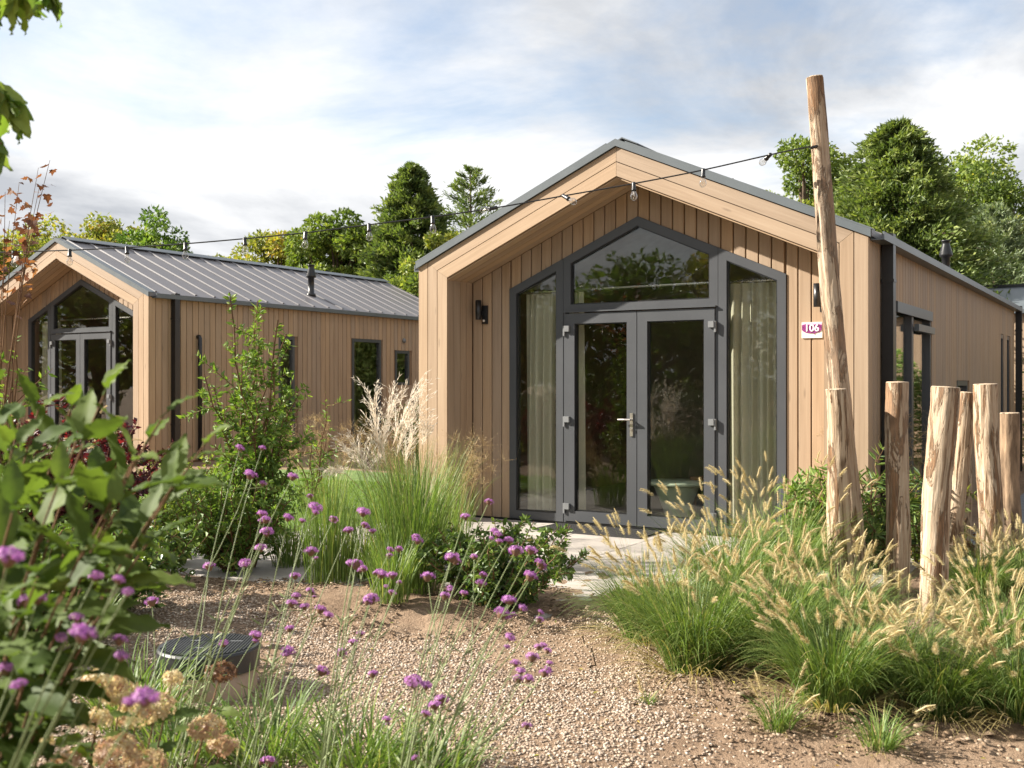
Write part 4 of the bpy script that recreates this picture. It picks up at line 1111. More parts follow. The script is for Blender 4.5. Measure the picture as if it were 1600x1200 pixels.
for k, (px, py, r, h, lab) in enumerate([(700, 850, 0.5, 0.95, 'airy dry grass with fine panicles before the porch post'), (505, 800, 0.7, 1.0, 'airy dry grass with fine panicles on the far side of the lawn'), (1395, 850, 0.6, 1.15, 'airy dry grass with fine panicles between the tall pole and the side wall'), (640, 800, 0.6, 0.95, 'airy dry grass with fine panicles behind the silvery plumes')]):
    p = ground(px, py); r_ = clump('panicle_grass', p[0], p[1], r, h * 0.7, lab, 210 + k, 260, (0.0, 0.3, 0.2, 1.0), 0.005, group='airy dry grasses')
    airy(r_, r, h, 30, np.random.default_rng(220 + k))
for k, (px, py, h, lab) in enumerate([(255, 885, 0.28, 'bright green grass tuft at the gravel edge by the columnar shrub'), (285, 1185, 0.26, 'green sedge in front of the round shaft'), (420, 1190, 0.38, 'green sedge by the gravel, among verbena stems'), (210, 1130, 0.42, 'dark green sedge among the faded hydrangea heads'), (560, 1215, 0.36, 'green sedge at the foot of the leaning verbena'), (660, 1225, 0.30, 'sparse green sedge beside the open gravel'), (120, 1000, 0.5, 'green sedge in the shade of the hydrangea')]):
    p = ground(px, min(py, 1240)); clump('sedge', p[0], p[1], 0.42, h, lab, 230 + k, 240, (0.1, 0.7, 0.9, 2.1), 0.008, rnd=(0.4, 0.25), group='green sedges')

p = ground(95, 800); r_ = clump('panicle_grass', p[0], p[1], 0.6, 0.9, 'pinkish fountain grass behind the hydrangea leaves', 290, 320, (0.0, 0.4, 0.4, 1.5), 0.006, group='airy dry grasses')
g = Geo(); rs = np.random.default_rng(291); n = 40; az = rs.uniform(0, 6.28, n)
tip, d, _ = ribbons(g, np.zeros((n, 3)), az, rs.uniform(0.05, 0.4, n), rs.uniform(0.5, 1.4, n), rs.uniform(0.9, 1.25, n), 0.004, rs, 7, rs.uniform(0.5, 1, n))
bristles(g, tip, d, rs.uniform(0.12, 0.2, n), 0.012, 160, 0.028, 0.003, rs, 0.7, 0.4, 0.3); g.build('seed_heads', M['hydrangea'], r_, kind='stuff')
# ---- lawn between the cabins
lw_pts = []
LX0, LX1, LY0, LY1 = -5.2, -0.2, 8.3, 16.0
g = Geo(); nx, ny = 24, 30; V = []
def lawn_in(x, y): return y > 8.35 + 0.35 * math.sin(x * 1.4) and x > -5.0 + 0.3 * math.sin(y) and x < -0.55 + 0.02 * (y - 8) and (x + 0.988) * 0.523 + (y - 11.33) * 0.852 < 9 and ((x + 0.988) * 0.852 - (y - 11.33) * 0.523) < -0.10
gxs = np.linspace(LX0, LX1, 50); gys = np.linspace(LY0, LY1, 70); idl = {}
FL = []; VL_ = []
def lv(i, j):
    if (i, j) not in idl: idl[(i, j)] = len(VL_); VL_.append((gxs[i], gys[j], gh(gxs[i], gys[j]) + 0.008))
    return idl[(i, j)]
for i in range(49):
    for j in range(69):
        if all(lawn_in(gxs[i + a], gys[j + b]) for a in (0, 1) for b in (0, 1)): FL.append((lv(i, j), lv(i + 1, j), lv(i + 1, j + 1), lv(i, j + 1)))
M['lawn_base'] = mat_plain('lawn_base', (0.10, 0.16, 0.035), 0.9, var=0.3, scale=8)
lawn = structure(Geo().add(np.array(VL_), np.array(FL)).build('lawn', M['lawn_base'], None, True))
rs = np.random.default_rng(31); n = 45000
x = rs.uniform(LX0, LX1, n); y = rs.uniform(LY0, 14.5, n)
kp = np.array([lawn_in(a, b) for a, b in zip(x, y)]); x, y = x[kp], y[kp]; n = len(x)
b = np.stack([x, y, np.array([gh(a, c) for a, c in zip(x, y)])], axis=1)
g = Geo(); leaves(g, b, unit(rs.normal(size=(n, 3)) * 0.5 + np.array((0, 0, 1))), rs.uniform(0.03, 0.06, n), 0.008, rs.uniform(0, 1, n), rs)
g.build('lawn_grass', M['lawn'], lawn, kind='stuff')

# ---- leafy shrubs
def shrub(name, px_base, depth, h, w, label, seed, mat, n_stem=14, leaf=(0.05, 0.022), per=70, upright=0.6, cat='shrub', base=None, twig='twig', group=None, droop=0.1, bare=0.12, wx=1.0):
    rs = np.random.default_rng(seed)
    if base is None: x = (px_base - 800) / FPX * depth; y = depth
    else: x, y = base
    root = thing(name, label, cat, (x, y, gh(x, y) - 0.02), 0, group)
    gs, gl = Geo(), Geo()
    for k in range(n_stem):
        az = rs.uniform(0, 2 * np.pi); sp_ = w * np.sqrt(rs.uniform(0.02, 1)); hh = h * rs.uniform(0.55, 1.0) * (1 - 0.25 * (sp_ / w) ** 2)
        m = 9; t = np.linspace(0, 1, m)
        out = sp_ * (t ** (0.6 + upright))
        P = np.stack([out * np.cos(az) * wx, out * np.sin(az), hh * t], axis=1) + np.concatenate([[np.zeros(3)], rs.normal(0, 0.02, (m - 1, 3))]) * min(1.0, h)
        gs.tube(P, np.linspace(0.010, 0.003, m) * (0.6 + 0.4 * h), 5, False)
        tw = [P]
        for b_ in range(5):                                    # side twigs
            j = rs.integers(2, m - 1); d = unit(rs.normal(size=3) + np.array((0, 0, 0.7))); l = h * rs.uniform(0.10, 0.22)
            Q = P[j] + d * np.linspace(0, l, 4)[:, None] + np.array((0, 0, -0.02)) * (np.linspace(0, 1, 4) ** 2)[:, None]
            gs.tube(Q, [0.004, 0.003, 0.0025, 0.0015], 4, False); tw.append(Q)
        for ti, Q in enumerate(tw):
            nl = per if ti == 0 else per // 3
            s = rs.uniform(bare if ti == 0 else 0.1, 1, nl) * (len(Q) - 1); i0 = np.minimum(s.astype(int), len(Q) - 2); f = (s - i0)[:, None]
            pos = Q[i0] * (1 - f) + Q[i0 + 1] * f; dirv = unit(Q[i0 + 1] - Q[i0])
            ax = unit(np.cross(dirv, rs.normal(size=(nl, 3)))) + dirv * 0.5
            sc = rs.uniform(0.6, 1.15, nl)
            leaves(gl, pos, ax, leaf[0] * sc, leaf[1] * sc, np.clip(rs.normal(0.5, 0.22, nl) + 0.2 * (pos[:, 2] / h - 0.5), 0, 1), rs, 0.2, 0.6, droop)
    gs.build('stems', M[twig], root, True)
    gl.build('foliage', M[mat], root, kind='stuff')
    return root
p = ground(395, 888)
shrub('columnar_shrub', 0, 0, 2.35, 0.40, 'slender upright shrub rising in front of the farther cabin wall', 301, 'leaf_mid', 22, (0.062, 0.027), 130, 0.9, base=(p[0], p[1]))
shrub('leafy_shrub', 0, 0, 1.0, 0.62, 'dense rounded shrub at the foot of the columnar shrub', 302, 'leaf_mid', 38, (0.05, 0.022), 90, 0.3, base=(p[0] - 0.12, p[1] - 0.15))
p = ground(775, 950)
shrub('leafy_shrub', 0, 0, 0.62, 0.62, 'low glossy shrub on the paving edge before the door', 303, 'leaf_dark', 44, (0.05, 0.024), 70, 0.3, base=(p[0], p[1] + 0.12))
shrub('leafy_shrub', 490, 11.2, 1.6, 0.25, 'thin young shrub against the farther cabin wall', 304, 'leaf_mid', 5, (0.08, 0.022), 26, 0.8, bare=0.4)
shrub('leafy_shrub', 270, 10.0, 0.95, 0.6, 'light green bushy shrub by the farther cabin downpipe', 305, 'leaf_oak', 24, (0.05, 0.025), 60, 0.4)
shrub('leafy_shrub', 75, 8.4, 1.45, 1.0, 'burgundy leaved shrub below the farther cabin front', 306, 'leaf_burgundy', 60, (0.06, 0.036), 110, 0.4)
shrub('leafy_shrub', 20, 7.6, 2.05, 0.32, 'upright shrub with a bright green tip before the farther cabin', 307, 'leaf_mid', 6, (0.075, 0.026), 40, 0.8, bare=0.35)
shrub('leafy_shrub', 1290, 8.25, 0.98, 0.42, 'narrow leaved green shrub under the number plate', 308, 'leaf_mid', 18, (0.12, 0.022), 40, 0.5)
shrub('leafy_shrub', 1372, 8.3, 0.95, 0.42, 'narrow leaved green shrub behind the straight log post', 309, 'leaf_dark', 18, (0.11, 0.022), 40, 0.5)
shrub('leafy_shrub', 1440, 8.6, 0.85, 0.42, 'mixed green shrub with reddish buds behind the leaning log post', 313, 'leaf_oak', 16, (0.08, 0.02), 40, 0.5)
shrub('leafy_shrub', 660, 19.0, 1.3, 0.8, 'green shrub at the far end of the farther cabin', 310, 'leaf_mid', 16, (0.07, 0.03), 60, 0.5)
shrub('leafy_shrub', 1545, 8.8, 0.28, 0.35, 'low pinkish ground shrub behind the pale cracked log post', 311, 'leaf_maple', 14, (0.04, 0.02), 30, 0.2)
shrub('leafy_shrub', 170, 6.6, 0.75, 0.7, 'dark green shrub beyond the hydrangea by the gravel', 312, 'leaf_dark', 30, (0.06, 0.03), 60, 0.4)
shrub('leafy_shrub', 40, 5.6, 0.9, 0.7, 'shady green shrub behind the hydrangea stems', 314, 'leaf_dark', 26, (0.07, 0.035), 50, 0.4)

# ---- trees
def tube_tree(g, P, r0, r1): g.tube(P, np.linspace(r0, r1, len(P)), 7, False)
def broadleaf(px, depth, top_py, rad, label, seed, mat='leaf_oak', n=26000, leaf=0.15, crown_low=0.25, base=None, height=None, group='trees behind the cabins', shift=0.0):
    rs = np.random.default_rng(seed)
    if base is None:
        x = (px - 800) / FPX * depth; y = depth; H = EYE + (600 - top_py) / FPX * depth
    else: x, y = base; H = height
    root = thing('broadleaf_tree', label, 'tree', (x, y, gh(x, y) - 0.05), 0, group)
    gt = Geo(); tube_tree(gt, np.array([(0, 0, 0), (0.05, 0, H * 0.25), (0.0, 0.1, H * 0.5), (0.1, 0, H * 0.82)]), 0.02 * H + 0.03, 0.03)
    nc = 70; C = []; Rr = []
    while len(C) < nc:
        v = rs.uniform(-1, 1, 3)
        d = np.linalg.norm(v)
        if d > 1 or d < 0.35: continue
        zc_ = H * (crown_low + (1 - crown_low) * 0.5); hz = H * (1 - crown_low) * 0.5
        prof = 1.0 if v[2] < 0.1 else 1.0 - 0.25 * v[2]
        c = np.array((v[0] * rad * prof, v[1] * rad * prof, zc_ + v[2] * hz * 0.92))
        C.append(c); Rr.append(rad * rs.uniform(0.16, 0.33))
    C = np.array(C); Rr = np.array(Rr)
    for k in range(0, nc, 2):
        s = np.array((0, 0, C[k][2] * rs.uniform(0.45, 0.75)))
        m_ = (s + C[k]) / 2 + np.array((0, 0, 0.1 * rad)); tube_tree(gt, np.array([s, m_, C[k]]), 0.012 * H, 0.012)
    gt.build('trunk', M['bark'], root, True)
    w = Rr ** 2; k = rs.choice(nc, n, p=w / w.sum())
    dv = unit(rs.normal(size=(n, 3))); rr = Rr[k] * rs.uniform(0.35, 1.0, n) ** 0.6
    pos = C[k] + dv * rr[:, None] * np.array((1, 1, 0.75))
    pos = pos[pos[:, 2] < H * 1.0]; n = len(pos); k = k[:n]; dv = dv[:n]
    g = Geo(); tone = rs.normal(0, 0.16, nc)
    leaves(g, pos, dv * 0.7 + rs.normal(size=(n, 3)) * 0.6, leaf * rs.uniform(0.6, 1.2, n), leaf * 0.6 * rs.uniform(0.7, 1.2, n), np.clip(0.45 + tone[k] + rs.normal(0, 0.18, n), 0, 1), rs, 0.2, 0.8, 0.15)
    g.build('crown', M[mat], root, kind='stuff')
    return root
def conifer(px, depth, top_py, rad, label, seed, mat='leaf_conifer', n_br=260, leaf=(0.22, 0.07), per=90, group='trees behind the cabins', taper=0.75, droop=0.35, up=0.2, low=0.05):
    rs = np.random.default_rng(seed)
    x = (px - 800) / FPX * depth; H = EYE + (600 - top_py) / FPX * depth
    root = thing('conifer_tree', label, 'tree', (x, depth, gh(x, depth) - 0.05), 0, group)
    gt, g = Geo(), Geo()
    gt.tube([(0, 0, 0), (0.03, 0, H * 0.5), (0, 0, H * 0.98)], [0.016 * H + 0.03, 0.011 * H, 0.015], 8, False)
    for k in range(n_br):
        t = low + (1 - low) * (k + rs.uniform(0, 1)) / n_br; t = min(t, 0.995)
        R = rad * ((1 - t) ** taper) * rs.uniform(0.72, 1.12) + 0.06
        if t < 0.2: R *= 0.8 + t
        az = k * 2.399 + rs.normal(0, 0.3); d = np.array((math.cos(az), math.sin(az), up)); m = 6; s = np.linspace(0, 1, m)
        B = np.array((0, 0, t * H))[None] + d[None] * (R * s)[:, None] + np.array((0, 0, -1))[None] * (droop * R * s ** 1.6)[:, None] + np.array((0, 0, 1))[None] * (0.18 * R * np.clip(s - 0.6, 0, 1))[:, None]
        gt.tube(B, np.linspace(0.018, 0.005, m), 4, False)
        nl = int(per * (0.35 + R / rad)); q = rs.uniform(0.12, 1.0, nl) ** 0.75 * (m - 1); i0 = np.minimum(q.astype(int), m - 2); f = (q - i0)[:, None]
        pos = B[i0] * (1 - f) + B[i0 + 1] * f + rs.normal(0, 0.07 * R + 0.02, (nl, 3)) * np.array((1, 1, 0.6))
        ax = d[None] + rs.normal(0, 0.55, (nl, 3)) + np.array((0, 0, 0.25))
        tone = rs.normal(0, 0.12)
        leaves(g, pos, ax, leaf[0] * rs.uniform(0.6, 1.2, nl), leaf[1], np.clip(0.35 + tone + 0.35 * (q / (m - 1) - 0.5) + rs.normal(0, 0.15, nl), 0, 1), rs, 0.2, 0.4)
    gt.build('trunk', M['bark'], root, True)
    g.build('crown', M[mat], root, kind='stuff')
    return root
broadleaf(1258, 33, 205, 2.3, 'oak standing behind the tall log pole, beside the big conifer', 401, 'leaf_oak', 22000, 0.16)
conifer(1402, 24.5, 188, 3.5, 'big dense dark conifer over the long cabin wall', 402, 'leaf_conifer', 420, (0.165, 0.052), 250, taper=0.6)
broadleaf(1508, 33, 210, 3.0, 'yellowish broadleaf tree behind the big conifer and the pine', 403, 'leaf_oak', 24000, 0.17)
broadleaf(1600, 31, 255, 2.0, 'green broadleaf tree above the far grey roof', 404, 'leaf_oak', 18000, 0.16)
conifer(1552, 29.5, 322, 3.1, 'pale blue green pine beside the cabin flue', 405, 'leaf_pine', 190, (0.20, 0.042), 190, taper=0.6, droop=0.15, up=0.35)
conifer(1462, 37, 310, 2.4, 'dark conifer low between big conifer and pine', 412, 'leaf_conifer', 180, (0.2, 0.06), 120, taper=0.65)
broadleaf(530, 34, 310, 1.75, 'green broadleaf tree behind the ribbed roof, next to the tall conifer', 406, 'leaf_oak', 20000, 0.17)
broadleaf(435, 36, 355, 2.0, 'low yellow green tree just above the ribbed roof', 407, 'leaf_yellow', 16000, 0.17)
conifer(643, 32, 262, 2.9, 'tall conifer above the end of the ribbed roof', 408, 'leaf_conifer', 340, (0.19, 0.065), 190, taper=0.65)
conifer(735, 37, 263, 2.6, 'open crowned conifer behind the shaded rake of the large cabin, next to the tall one', 409, 'leaf_conifer', 120, (0.20, 0.045), 150, taper=0.6, droop=0.1, up=0.5)
broadleaf(705, 30, 345, 1.1, 'yellowing tree between two conifers beside the large cabin', 410, 'leaf_yellow', 18000, 0.15)
broadleaf(655, 26, 400, 0.9, 'small green tree at the end of the farther cabin', 411, 'leaf_oak', 12000, 0.13, 0.1)
broadleaf(70, 38, 338, 2.6, 'yellow green tree behind the ridge front of the farther cabin', 413, 'leaf_yellow', 18000, 0.18)
broadleaf(160, 38, 340, 2.3, 'tree with mixed green and yellow leaves behind the ridge of the farther cabin', 414, 'leaf_yellow', 18000, 0.18)
broadleaf(240, 31, 320, 1.25, 'open dark green small tree above the ridge of the farther cabin', 415, 'leaf_mid', 9000, 0.15)
broadleaf(-30, 34, 350, 2.2, 'yellow green tree at the side of the farther cabin', 416, 'leaf_yellow', 16000, 0.18)
broadleaf(330, 40, 395, 1.6, 'low tree line bush behind the middle of the ribbed roof', 417, 'leaf_yellow', 9000, 0.18)
broadleaf(590, 35, 345, 1.9, 'yellow green tree between the broadleaf tree and the tall conifer', 418, 'leaf_oak', 18000, 0.16)
broadleaf(1345, 37, 245, 2.0, 'green tree filling the gap beside the oak and the big conifer', 419, 'leaf_oak', 18000, 0.16)
# hedge at the far end on the right
rs = np.random.default_rng(77)
def hedge(name, x0, y0, x1, y1, h, th, label, mat, n, leaf, seed):
    rs = np.random.default_rng(seed); root = thing(name, label, 'hedge', (x0, y0, gh(x0, y0) - 0.02))
    g = Geo(); t = rs.uniform(0, 1, n); d = np.array((x1 - x0, y1 - y0, 0.0)); L = np.linalg.norm(d); d /= L; s = np.array((-d[1], d[0], 0))
    top = h * (0.85 + 0.15 * np.sin(t * L * 1.7 + seed) + 0.08 * np.sin(t * L * 4.1))
    v = rs.uniform(-1, 1, n); z = top * rs.uniform(0, 1, n) ** 0.7
    wv = np.sign(v) * np.abs(v) ** 0.35 * th * (1 - 0.3 * z / h)
    pos = d[None] * (t * L)[:, None] + s[None] * wv[:, None]; pos[:, 2] = z
    leaves(g, pos, unit(s[None] * np.sign(v)[:, None] + rs.normal(size=(n, 3)) * 0.7), leaf * rs.uniform(0.6, 1.2, n), leaf * 0.5, np.clip(rs.normal(0.5, 0.22, n), 0, 1), rs, 0.2, 0.5, 0.2)
    g.build('foliage', M[mat], root, kind='stuff')
    g = Geo()
    for k in range(int(L / 0.8)): q = d * (0.4 + k * 0.8); g.tube([q, q + np.array((0.05, 0, h * 0.4)), q + np.array((0, 0.08, h * 0.8))], [0.04, 0.03, 0.01], 6, False)
    g.build('stems', M['bark'], root, kind='stuff')
hedge('hedge', 8.95, 18.4, 12.5, 16.6, 2.3, 0.5, 'green hedge past the end of the long cabin wall', 'leaf_mid', 16000, 0.09, 3)
hedge('hedge', 6.2, 9.6, 8.6, 14.8, 1.3, 0.5, 'clipped green hedge along the side path', 'leaf_oak', 14000, 0.06, 4)
# what the window panes mirror: the garden behind the viewer
for k, (bx, by, hh, rr, mm, lab) in enumerate([(-14.0, 4.5, 5.6, 2.3, 'leaf_oak', 'broad green tree across the path, mirrored in the shaded side light'), (-13.8, 0.6, 5.2, 2.2, 'leaf_mid', 'dark green tree across the path, mirrored in the door leaf with the handle'), (-14.6, -3.2, 5.8, 2.5, 'leaf_yellow', 'yellow green tree across the path, mirrored in the transom'), (-12.5, -7.0, 5.6, 2.4, 'leaf_mid', 'green tree across the path, mirrored beside the olive curtain'), (-17.0, 8.5, 5.8, 2.4, 'leaf_oak', 'farther green tree across the path, behind the end of the mirrored hedge'), (-18.5, 13.0, 5.4, 2.3, 'leaf_maple', 'reddish tree mirrored in the glass of the farther cabin'), (-20.0, 17.0, 5.8, 2.4, 'leaf_oak', 'green tree beyond the reddish one, mirrored in the farther cabin')]):
    broadleaf(0, 0, 0, rr, lab, 460 + k, mm, 9500, 0.20, 0.06, (bx, by), hh, group='trees across the path')
broadleaf(0, 0, 0, 2.4, 'round tree mirrored in the long side windows', 454, 'leaf_maple', 12000, 0.2, 0.1, (15.5, 6.0), 5.5, group='trees across the path')
broadleaf(0, 0, 0, 2.4, 'green tree mirrored in the long side windows beside the autumn one', 455, 'leaf_yellow', 12000, 0.2, 0.1, (13.5, 1.0), 6.0, group='trees across the path')
hedge('hedge', -9.8, 8.6, -9.0, -7.5, 1.7, 0.6, 'dark hedge across the path, mirrored low in the door glass', 'leaf_dark', 26000, 0.10, 6)

# ---- young maple with sparse autumn leaves
def maple():
    rs = np.random.default_rng(501); d0 = 7.6
    base = np.array(((-20 - 800) / FPX * d0, d0)); root = thing('young_maple', 'young maple with sparse orange red leaves before the farther cabin', 'tree', (base[0], base[1], gh(*base) - 0.03))
    o = np.array((base[0], base[1], gh(*base) - 0.03)); gs = Geo()
    tips = [(60, 262), (78, 250), (30, 285), (48, 330), (8, 300), (62, 290), (15, 345), (-10, 360)]
    mesh_l = []
    for a in np.linspace(0, 2 * np.pi, 11)[:-1]: pass
    lobes = [(0, 0), (0.22, -0.08), (0.5, 0.10), (0.32, 0.26), (0.46, 0.52), (0.20, 0.52), (0.0, 1.0), (-0.20, 0.52), (-0.46, 0.52), (-0.32, 0.26), (-0.5, 0.10), (-0.22, -0.08)]
    gl = Geo(); n = len(lobes)
    V = [(p[0], p[1], 0.10 * abs(p[0]) - 0.08 * p[1] ** 2) for p in lobes] + [(0, 0.3, 0)]
    gl.add(np.array(V) * 0.065, np.array([(n, i, (i + 1) % n) for i in range(n)])); 
    ms_ = []
    for r_ in (0.1, 0.35, 0.6, 0.9):
        q = Geo(); q.add(np.array(V) * 0.065, np.array([(n, i, (i + 1) % n) for i in range(n)]), r_); ms_.append(q.mesh('leaf'))
    for tx, ty in tips:
        e = at(tx, ty, d0 + rs.uniform(-0.4, 0.4)) - o; mid = np.array((e[0] * 0.35, e[1] * 0.4, e[2] * 0.6)) + rs.normal(0, 0.05, 3)
        t = np.linspace(0, 1, 9)[:, None]; P = (1 - t) ** 2 * 0 + 2 * t * (1 - t) * mid + t ** 2 * e
        gs.tube(P, np.linspace(0.009, 0.0015, 9), 5, False)
        for k in range(17):
            s = rs.uniform(0.68, 1.0); j = s * 8; i0 = min(int(j), 7); pos = P[i0] + (P[i0 + 1] - P[i0]) * (j - i0) + rs.normal(0, 0.045, 3)
            l = link('leaf', ms_[rs.integers(0, 4)], M['leaf_maple'], root, pos)
            l.rotation_euler = (rs.normal(-0.5, 0.5), rs.normal(0, 0.5), rs.uniform(0, 6.28)); sc = rs.uniform(0.6, 1.2); l.scale = (sc, sc, sc)
    gs.build('branches', M['twig'], root, True)
maple()

# ---- big leaf meshes for the foreground
def big_leaf(L, W, rnd, curl=0.25, seed=0):
    """ovate leaf with folded midrib, wavy rim, lying along +y from its stalk"""
    nu, nv = 9, 7; V = []
    rs = np.random.default_rng(seed)
    for i in range(nu):
        t = i / (nu - 1); y = t * L
        hw = W * 0.5 * (math.sin(math.pi * t ** 0.80) ** 0.75) * (1 - 0.25 * t) if 0 < t < 1 else 0.0008
        for j in range(nv):
            s = (j / (nv - 1) - 0.5) * 2
            z = 0.22 * abs(s) * hw - curl * L * t * t * 0.6 + 0.006 * math.sin(t * 22 + s * 2) * abs(s) + 0.012 * L * math.sin(t * 40) * (1 - abs(s))
            V.append((s * hw, y, z))
    i = np.arange(nu - 1)[:, None] * nv; k = np.arange(nv - 1)[None]
    F = np.stack([i + k, i + k + 1, i + nv + k + 1, i + nv + k], axis=-1).reshape(-1, 4)
    g = Geo(); g.add(V, F, rnd)
    g.tube([(0, -0.03, 0.004), (0, 0.0, 0.0)], 0.0018, 5, False, rnd)
    return g.mesh('leaf', True)
BL = [big_leaf(0.115, 0.058, r, c, k) for k, (r, c) in enumerate([(0.2, 0.3), (0.4, 0.5), (0.55, 0.2), (0.7, 0.4), (0.9, 0.6)])]
CL = [big_leaf(0.105, 0.048, r, c, k) for k, (r, c) in enumerate([(0.3, 0.5), (0.6, 0.7), (0.9, 0.4)])]
def orient(axis, up, rs, roll=0.4):
    y = Vector(axis).normalized(); z = Vector(up); x = y.cross(z).normalized(); z = x.cross(y)
    m = Matrix((x, y, z)).transposed()
    return (m.to_4x4() @ Matrix.Rotation(rs.normal(0, roll), 4, 'Y')).to_euler()
def hydrangea():
    rs = np.random.default_rng(601); bx, by = -1.15, 2.05
    root = thing('hydrangea', 'hydrangea with large green leaves and faded tan flower heads', 'shrub', (bx, by, gh(bx, by)))
    o = np.array((bx, by, gh(bx, by))); gs = Geo()
    tips = [(165, 612, 2.05), (255, 650, 2.0), (320, 695, 1.95), (60, 640, 2.2), (120, 690, 1.85), (210, 720, 1.8), (20, 700, 2.0), (90, 760, 1.75), (270, 760, 1.9), (180, 800, 1.75), (20, 800, 1.7), (130, 860, 1.7), (230, 850, 1.85), (60, 900, 1.65), (-30, 620, 2.1), (-10, 960, 1.6), (110, 640, 2.3), (40, 735, 2.3), (150, 750, 2.2), (230, 690, 2.25), (70, 830, 2.1), (170, 880, 2.1), (10, 880, 2.0), (200, 770, 2.4), (100, 720, 2.4), (290, 720, 2.2), (30, 660, 2.4)]
    for (tx, ty, d) in tips:
        e = at(tx, ty, d) - o; b0 = rs.normal(0, 0.06, 3) * (1, 1, 0)
        mid = np.array((e[0] * 0.35, e[1] * 0.35, e[2] * 0.65)); t = np.linspace(0, 1, 12)[:, None]
        P = (1 - t) ** 2 * b0 + 2 * t * (1 - t) * mid + t ** 2 * e
        gs.tube(P, np.linspace(0.0034, 0.0018, 12), 6, False)
        for j in range(4, 12):
            dv = unit(P[min(j + 1, 11)] - P[j - 1]); a0 = rs.uniform(0, np.pi) + j * np.pi / 2
            s1 = unit(np.cross(dv, np.array((0.3, 0.2, 1.0)) + rs.normal(0, 0.1, 3))); s2 = np.cross(dv, s1)
            for sg in (0, np.pi):
                if rs.random() < 0.12: continue
                ax = s1 * math.cos(a0 + sg) + s2 * math.sin(a0 + sg) + dv * (0.45 if j < 10 else 1.2) + np.array((0, 0, 0.1))
                l = link('leaf', BL[rs.integers(0, 5)], M['leaf_big'], root, P[j] + unit(ax) * 0.012)
                l.rotation_euler = orient(ax, (0, 0, 1), rs); sc = rs.uniform(0.8, 1.3) * (1.0 if j < 11 else 0.65); l.scale = (sc, sc, sc)
    # faded flower heads low on their own stalks
    def floret(rnd):
        q = Geo()
        for a in range(4):
            c, s = math.cos(a * math.pi / 2), math.sin(a * math.pi / 2); r_ = 0.0075
            q.add([(0, 0, 0), (r_ * (c - 0.55 * s), r_ * (s + 0.55 * c), 0.0012), (r_ * 1.5 * c, r_ * 1.5 * s, 0.0005), (r_ * (c + 0.55 * s), r_ * (s - 0.55 * c), 0.0012)], np.array([(0, 3, 2, 1)]), rnd)
        return q
    heads = [(160, 1068, 2.5, 0.055, 0), (215, 1118, 2.6, 0.055, 0), (245, 1105, 2.65, 0.05, 0), (322, 1140, 2.7, 0.052, 1), (348, 1168, 2.75, 0.045, 1), (150, 1128, 2.45, 0.04, 0), (60, 1160, 2.3, 0.035, 0), (185, 1178, 2.4, 0.06, 1), (230, 1195, 2.5, 0.05, 1), (100, 1195, 2.3, 0.04, 1), (345, 1052, 3.4, 0.055, 2), (85, 1075, 2.4, 0.035, 0), (270, 1060, 2.7, 0.03, 0), (190, 1085, 2.55, 0.05, 0)]
    for (px, py, d, R, kind_) in heads:
        c = at(px, py, d) - o; g = Geo(); R = R * 0.88; n = int(120 * (R / 0.05) ** 2)
        for k in range(n):
            v = unit(rs.normal(size=3)); v[2] = abs(v[2]) * 1.0 - 0.35; v = unit(v)
            q = floret(np.clip(rs.normal(0.6 if kind_ == 0 else 0.35, 0.22), 0, 1)); Vv = np.concatenate(q.V)
            mrot = np.array(Vector(v + rs.normal(0, 0.35, 3)).to_track_quat('Z', 'Y').to_matrix())
            Vv = Vv @ mrot.T + v * R * np.array((1, 1, 0.8)) * rs.uniform(0.75, 1.05)
            g.add(Vv, np.arange(16).reshape(4, 4), q.R[0][0])
        g.build('flower_head', M['brown_head' if kind_ == 2 else 'hydrangea'], root, loc=c)
        b0 = c * np.array((0.6, 0.75, 0)); gs.tube([b0, b0 * 0.4 + c * 0.6, c], [0.004, 0.003, 0.002], 5, False)
        for k in range(3):
            ax = np.array((rs.normal(), rs.normal(), 0.2)); l = link('leaf', BL[rs.integers(0, 5)], M['leaf_big'], root, c - np.array((0, 0, R + rs.uniform(0.02, 0.12)))); l.rotation_euler = orient(ax, (0, 0, 1), rs); l.scale = (0.7,) * 3
    gs.build('stems', M['twig'], root, True)
hydrangea()

# ---- overhanging cherry twig at the top left
def overhang():
    rs = np.random.default_rng(611); d = 2.6
    A = at(-260, 160, d + 0.3); root = thing('overhanging_branch', 'leafy green branch hanging against the sky above the young maple', 'branch', A)
    gs = Geo()
    for (path, n) in (([(-260, 160), (-120, 40), (0, -25), (70, -30)], 46), ([(-260, 160), (-110, 110), (-20, 120), (22, 165)], 34), ([(-260, 160), (-120, 190), (-30, 200), (2, 225)], 20)):
        P = np.array([at(x, y, d + rs.uniform(-0.05, 0.1)) for x, y in path]) - A
        t = np.linspace(0, 3, 13); Q = np.array([[np.interp(a, range(4), P[:, k]) for k in range(3)] for a in t])
        gs.tube(Q, np.linspace(0.008, 0.002, 13), 6, False)
        for k in range(n):
            s = rs.uniform(0.45, 1.0) * 12; i0 = min(int(s), 11); p_ = Q[i0] + (Q[i0 + 1] - Q[i0]) * (s - i0)
            l = link('leaf', CL[rs.integers(0, 3)], M['leaf_mid'], root, p_)
            l.rotation_euler = orient(np.array((rs.normal(0.25, 0.4), rs.normal(0, 0.5), -0.9)), (rs.normal(), rs.normal(), 0.5), rs); l.scale = (rs.uniform(0.7, 1.15),) * 3
    gs.build('twigs', M['twig'], root, True)
overhang()

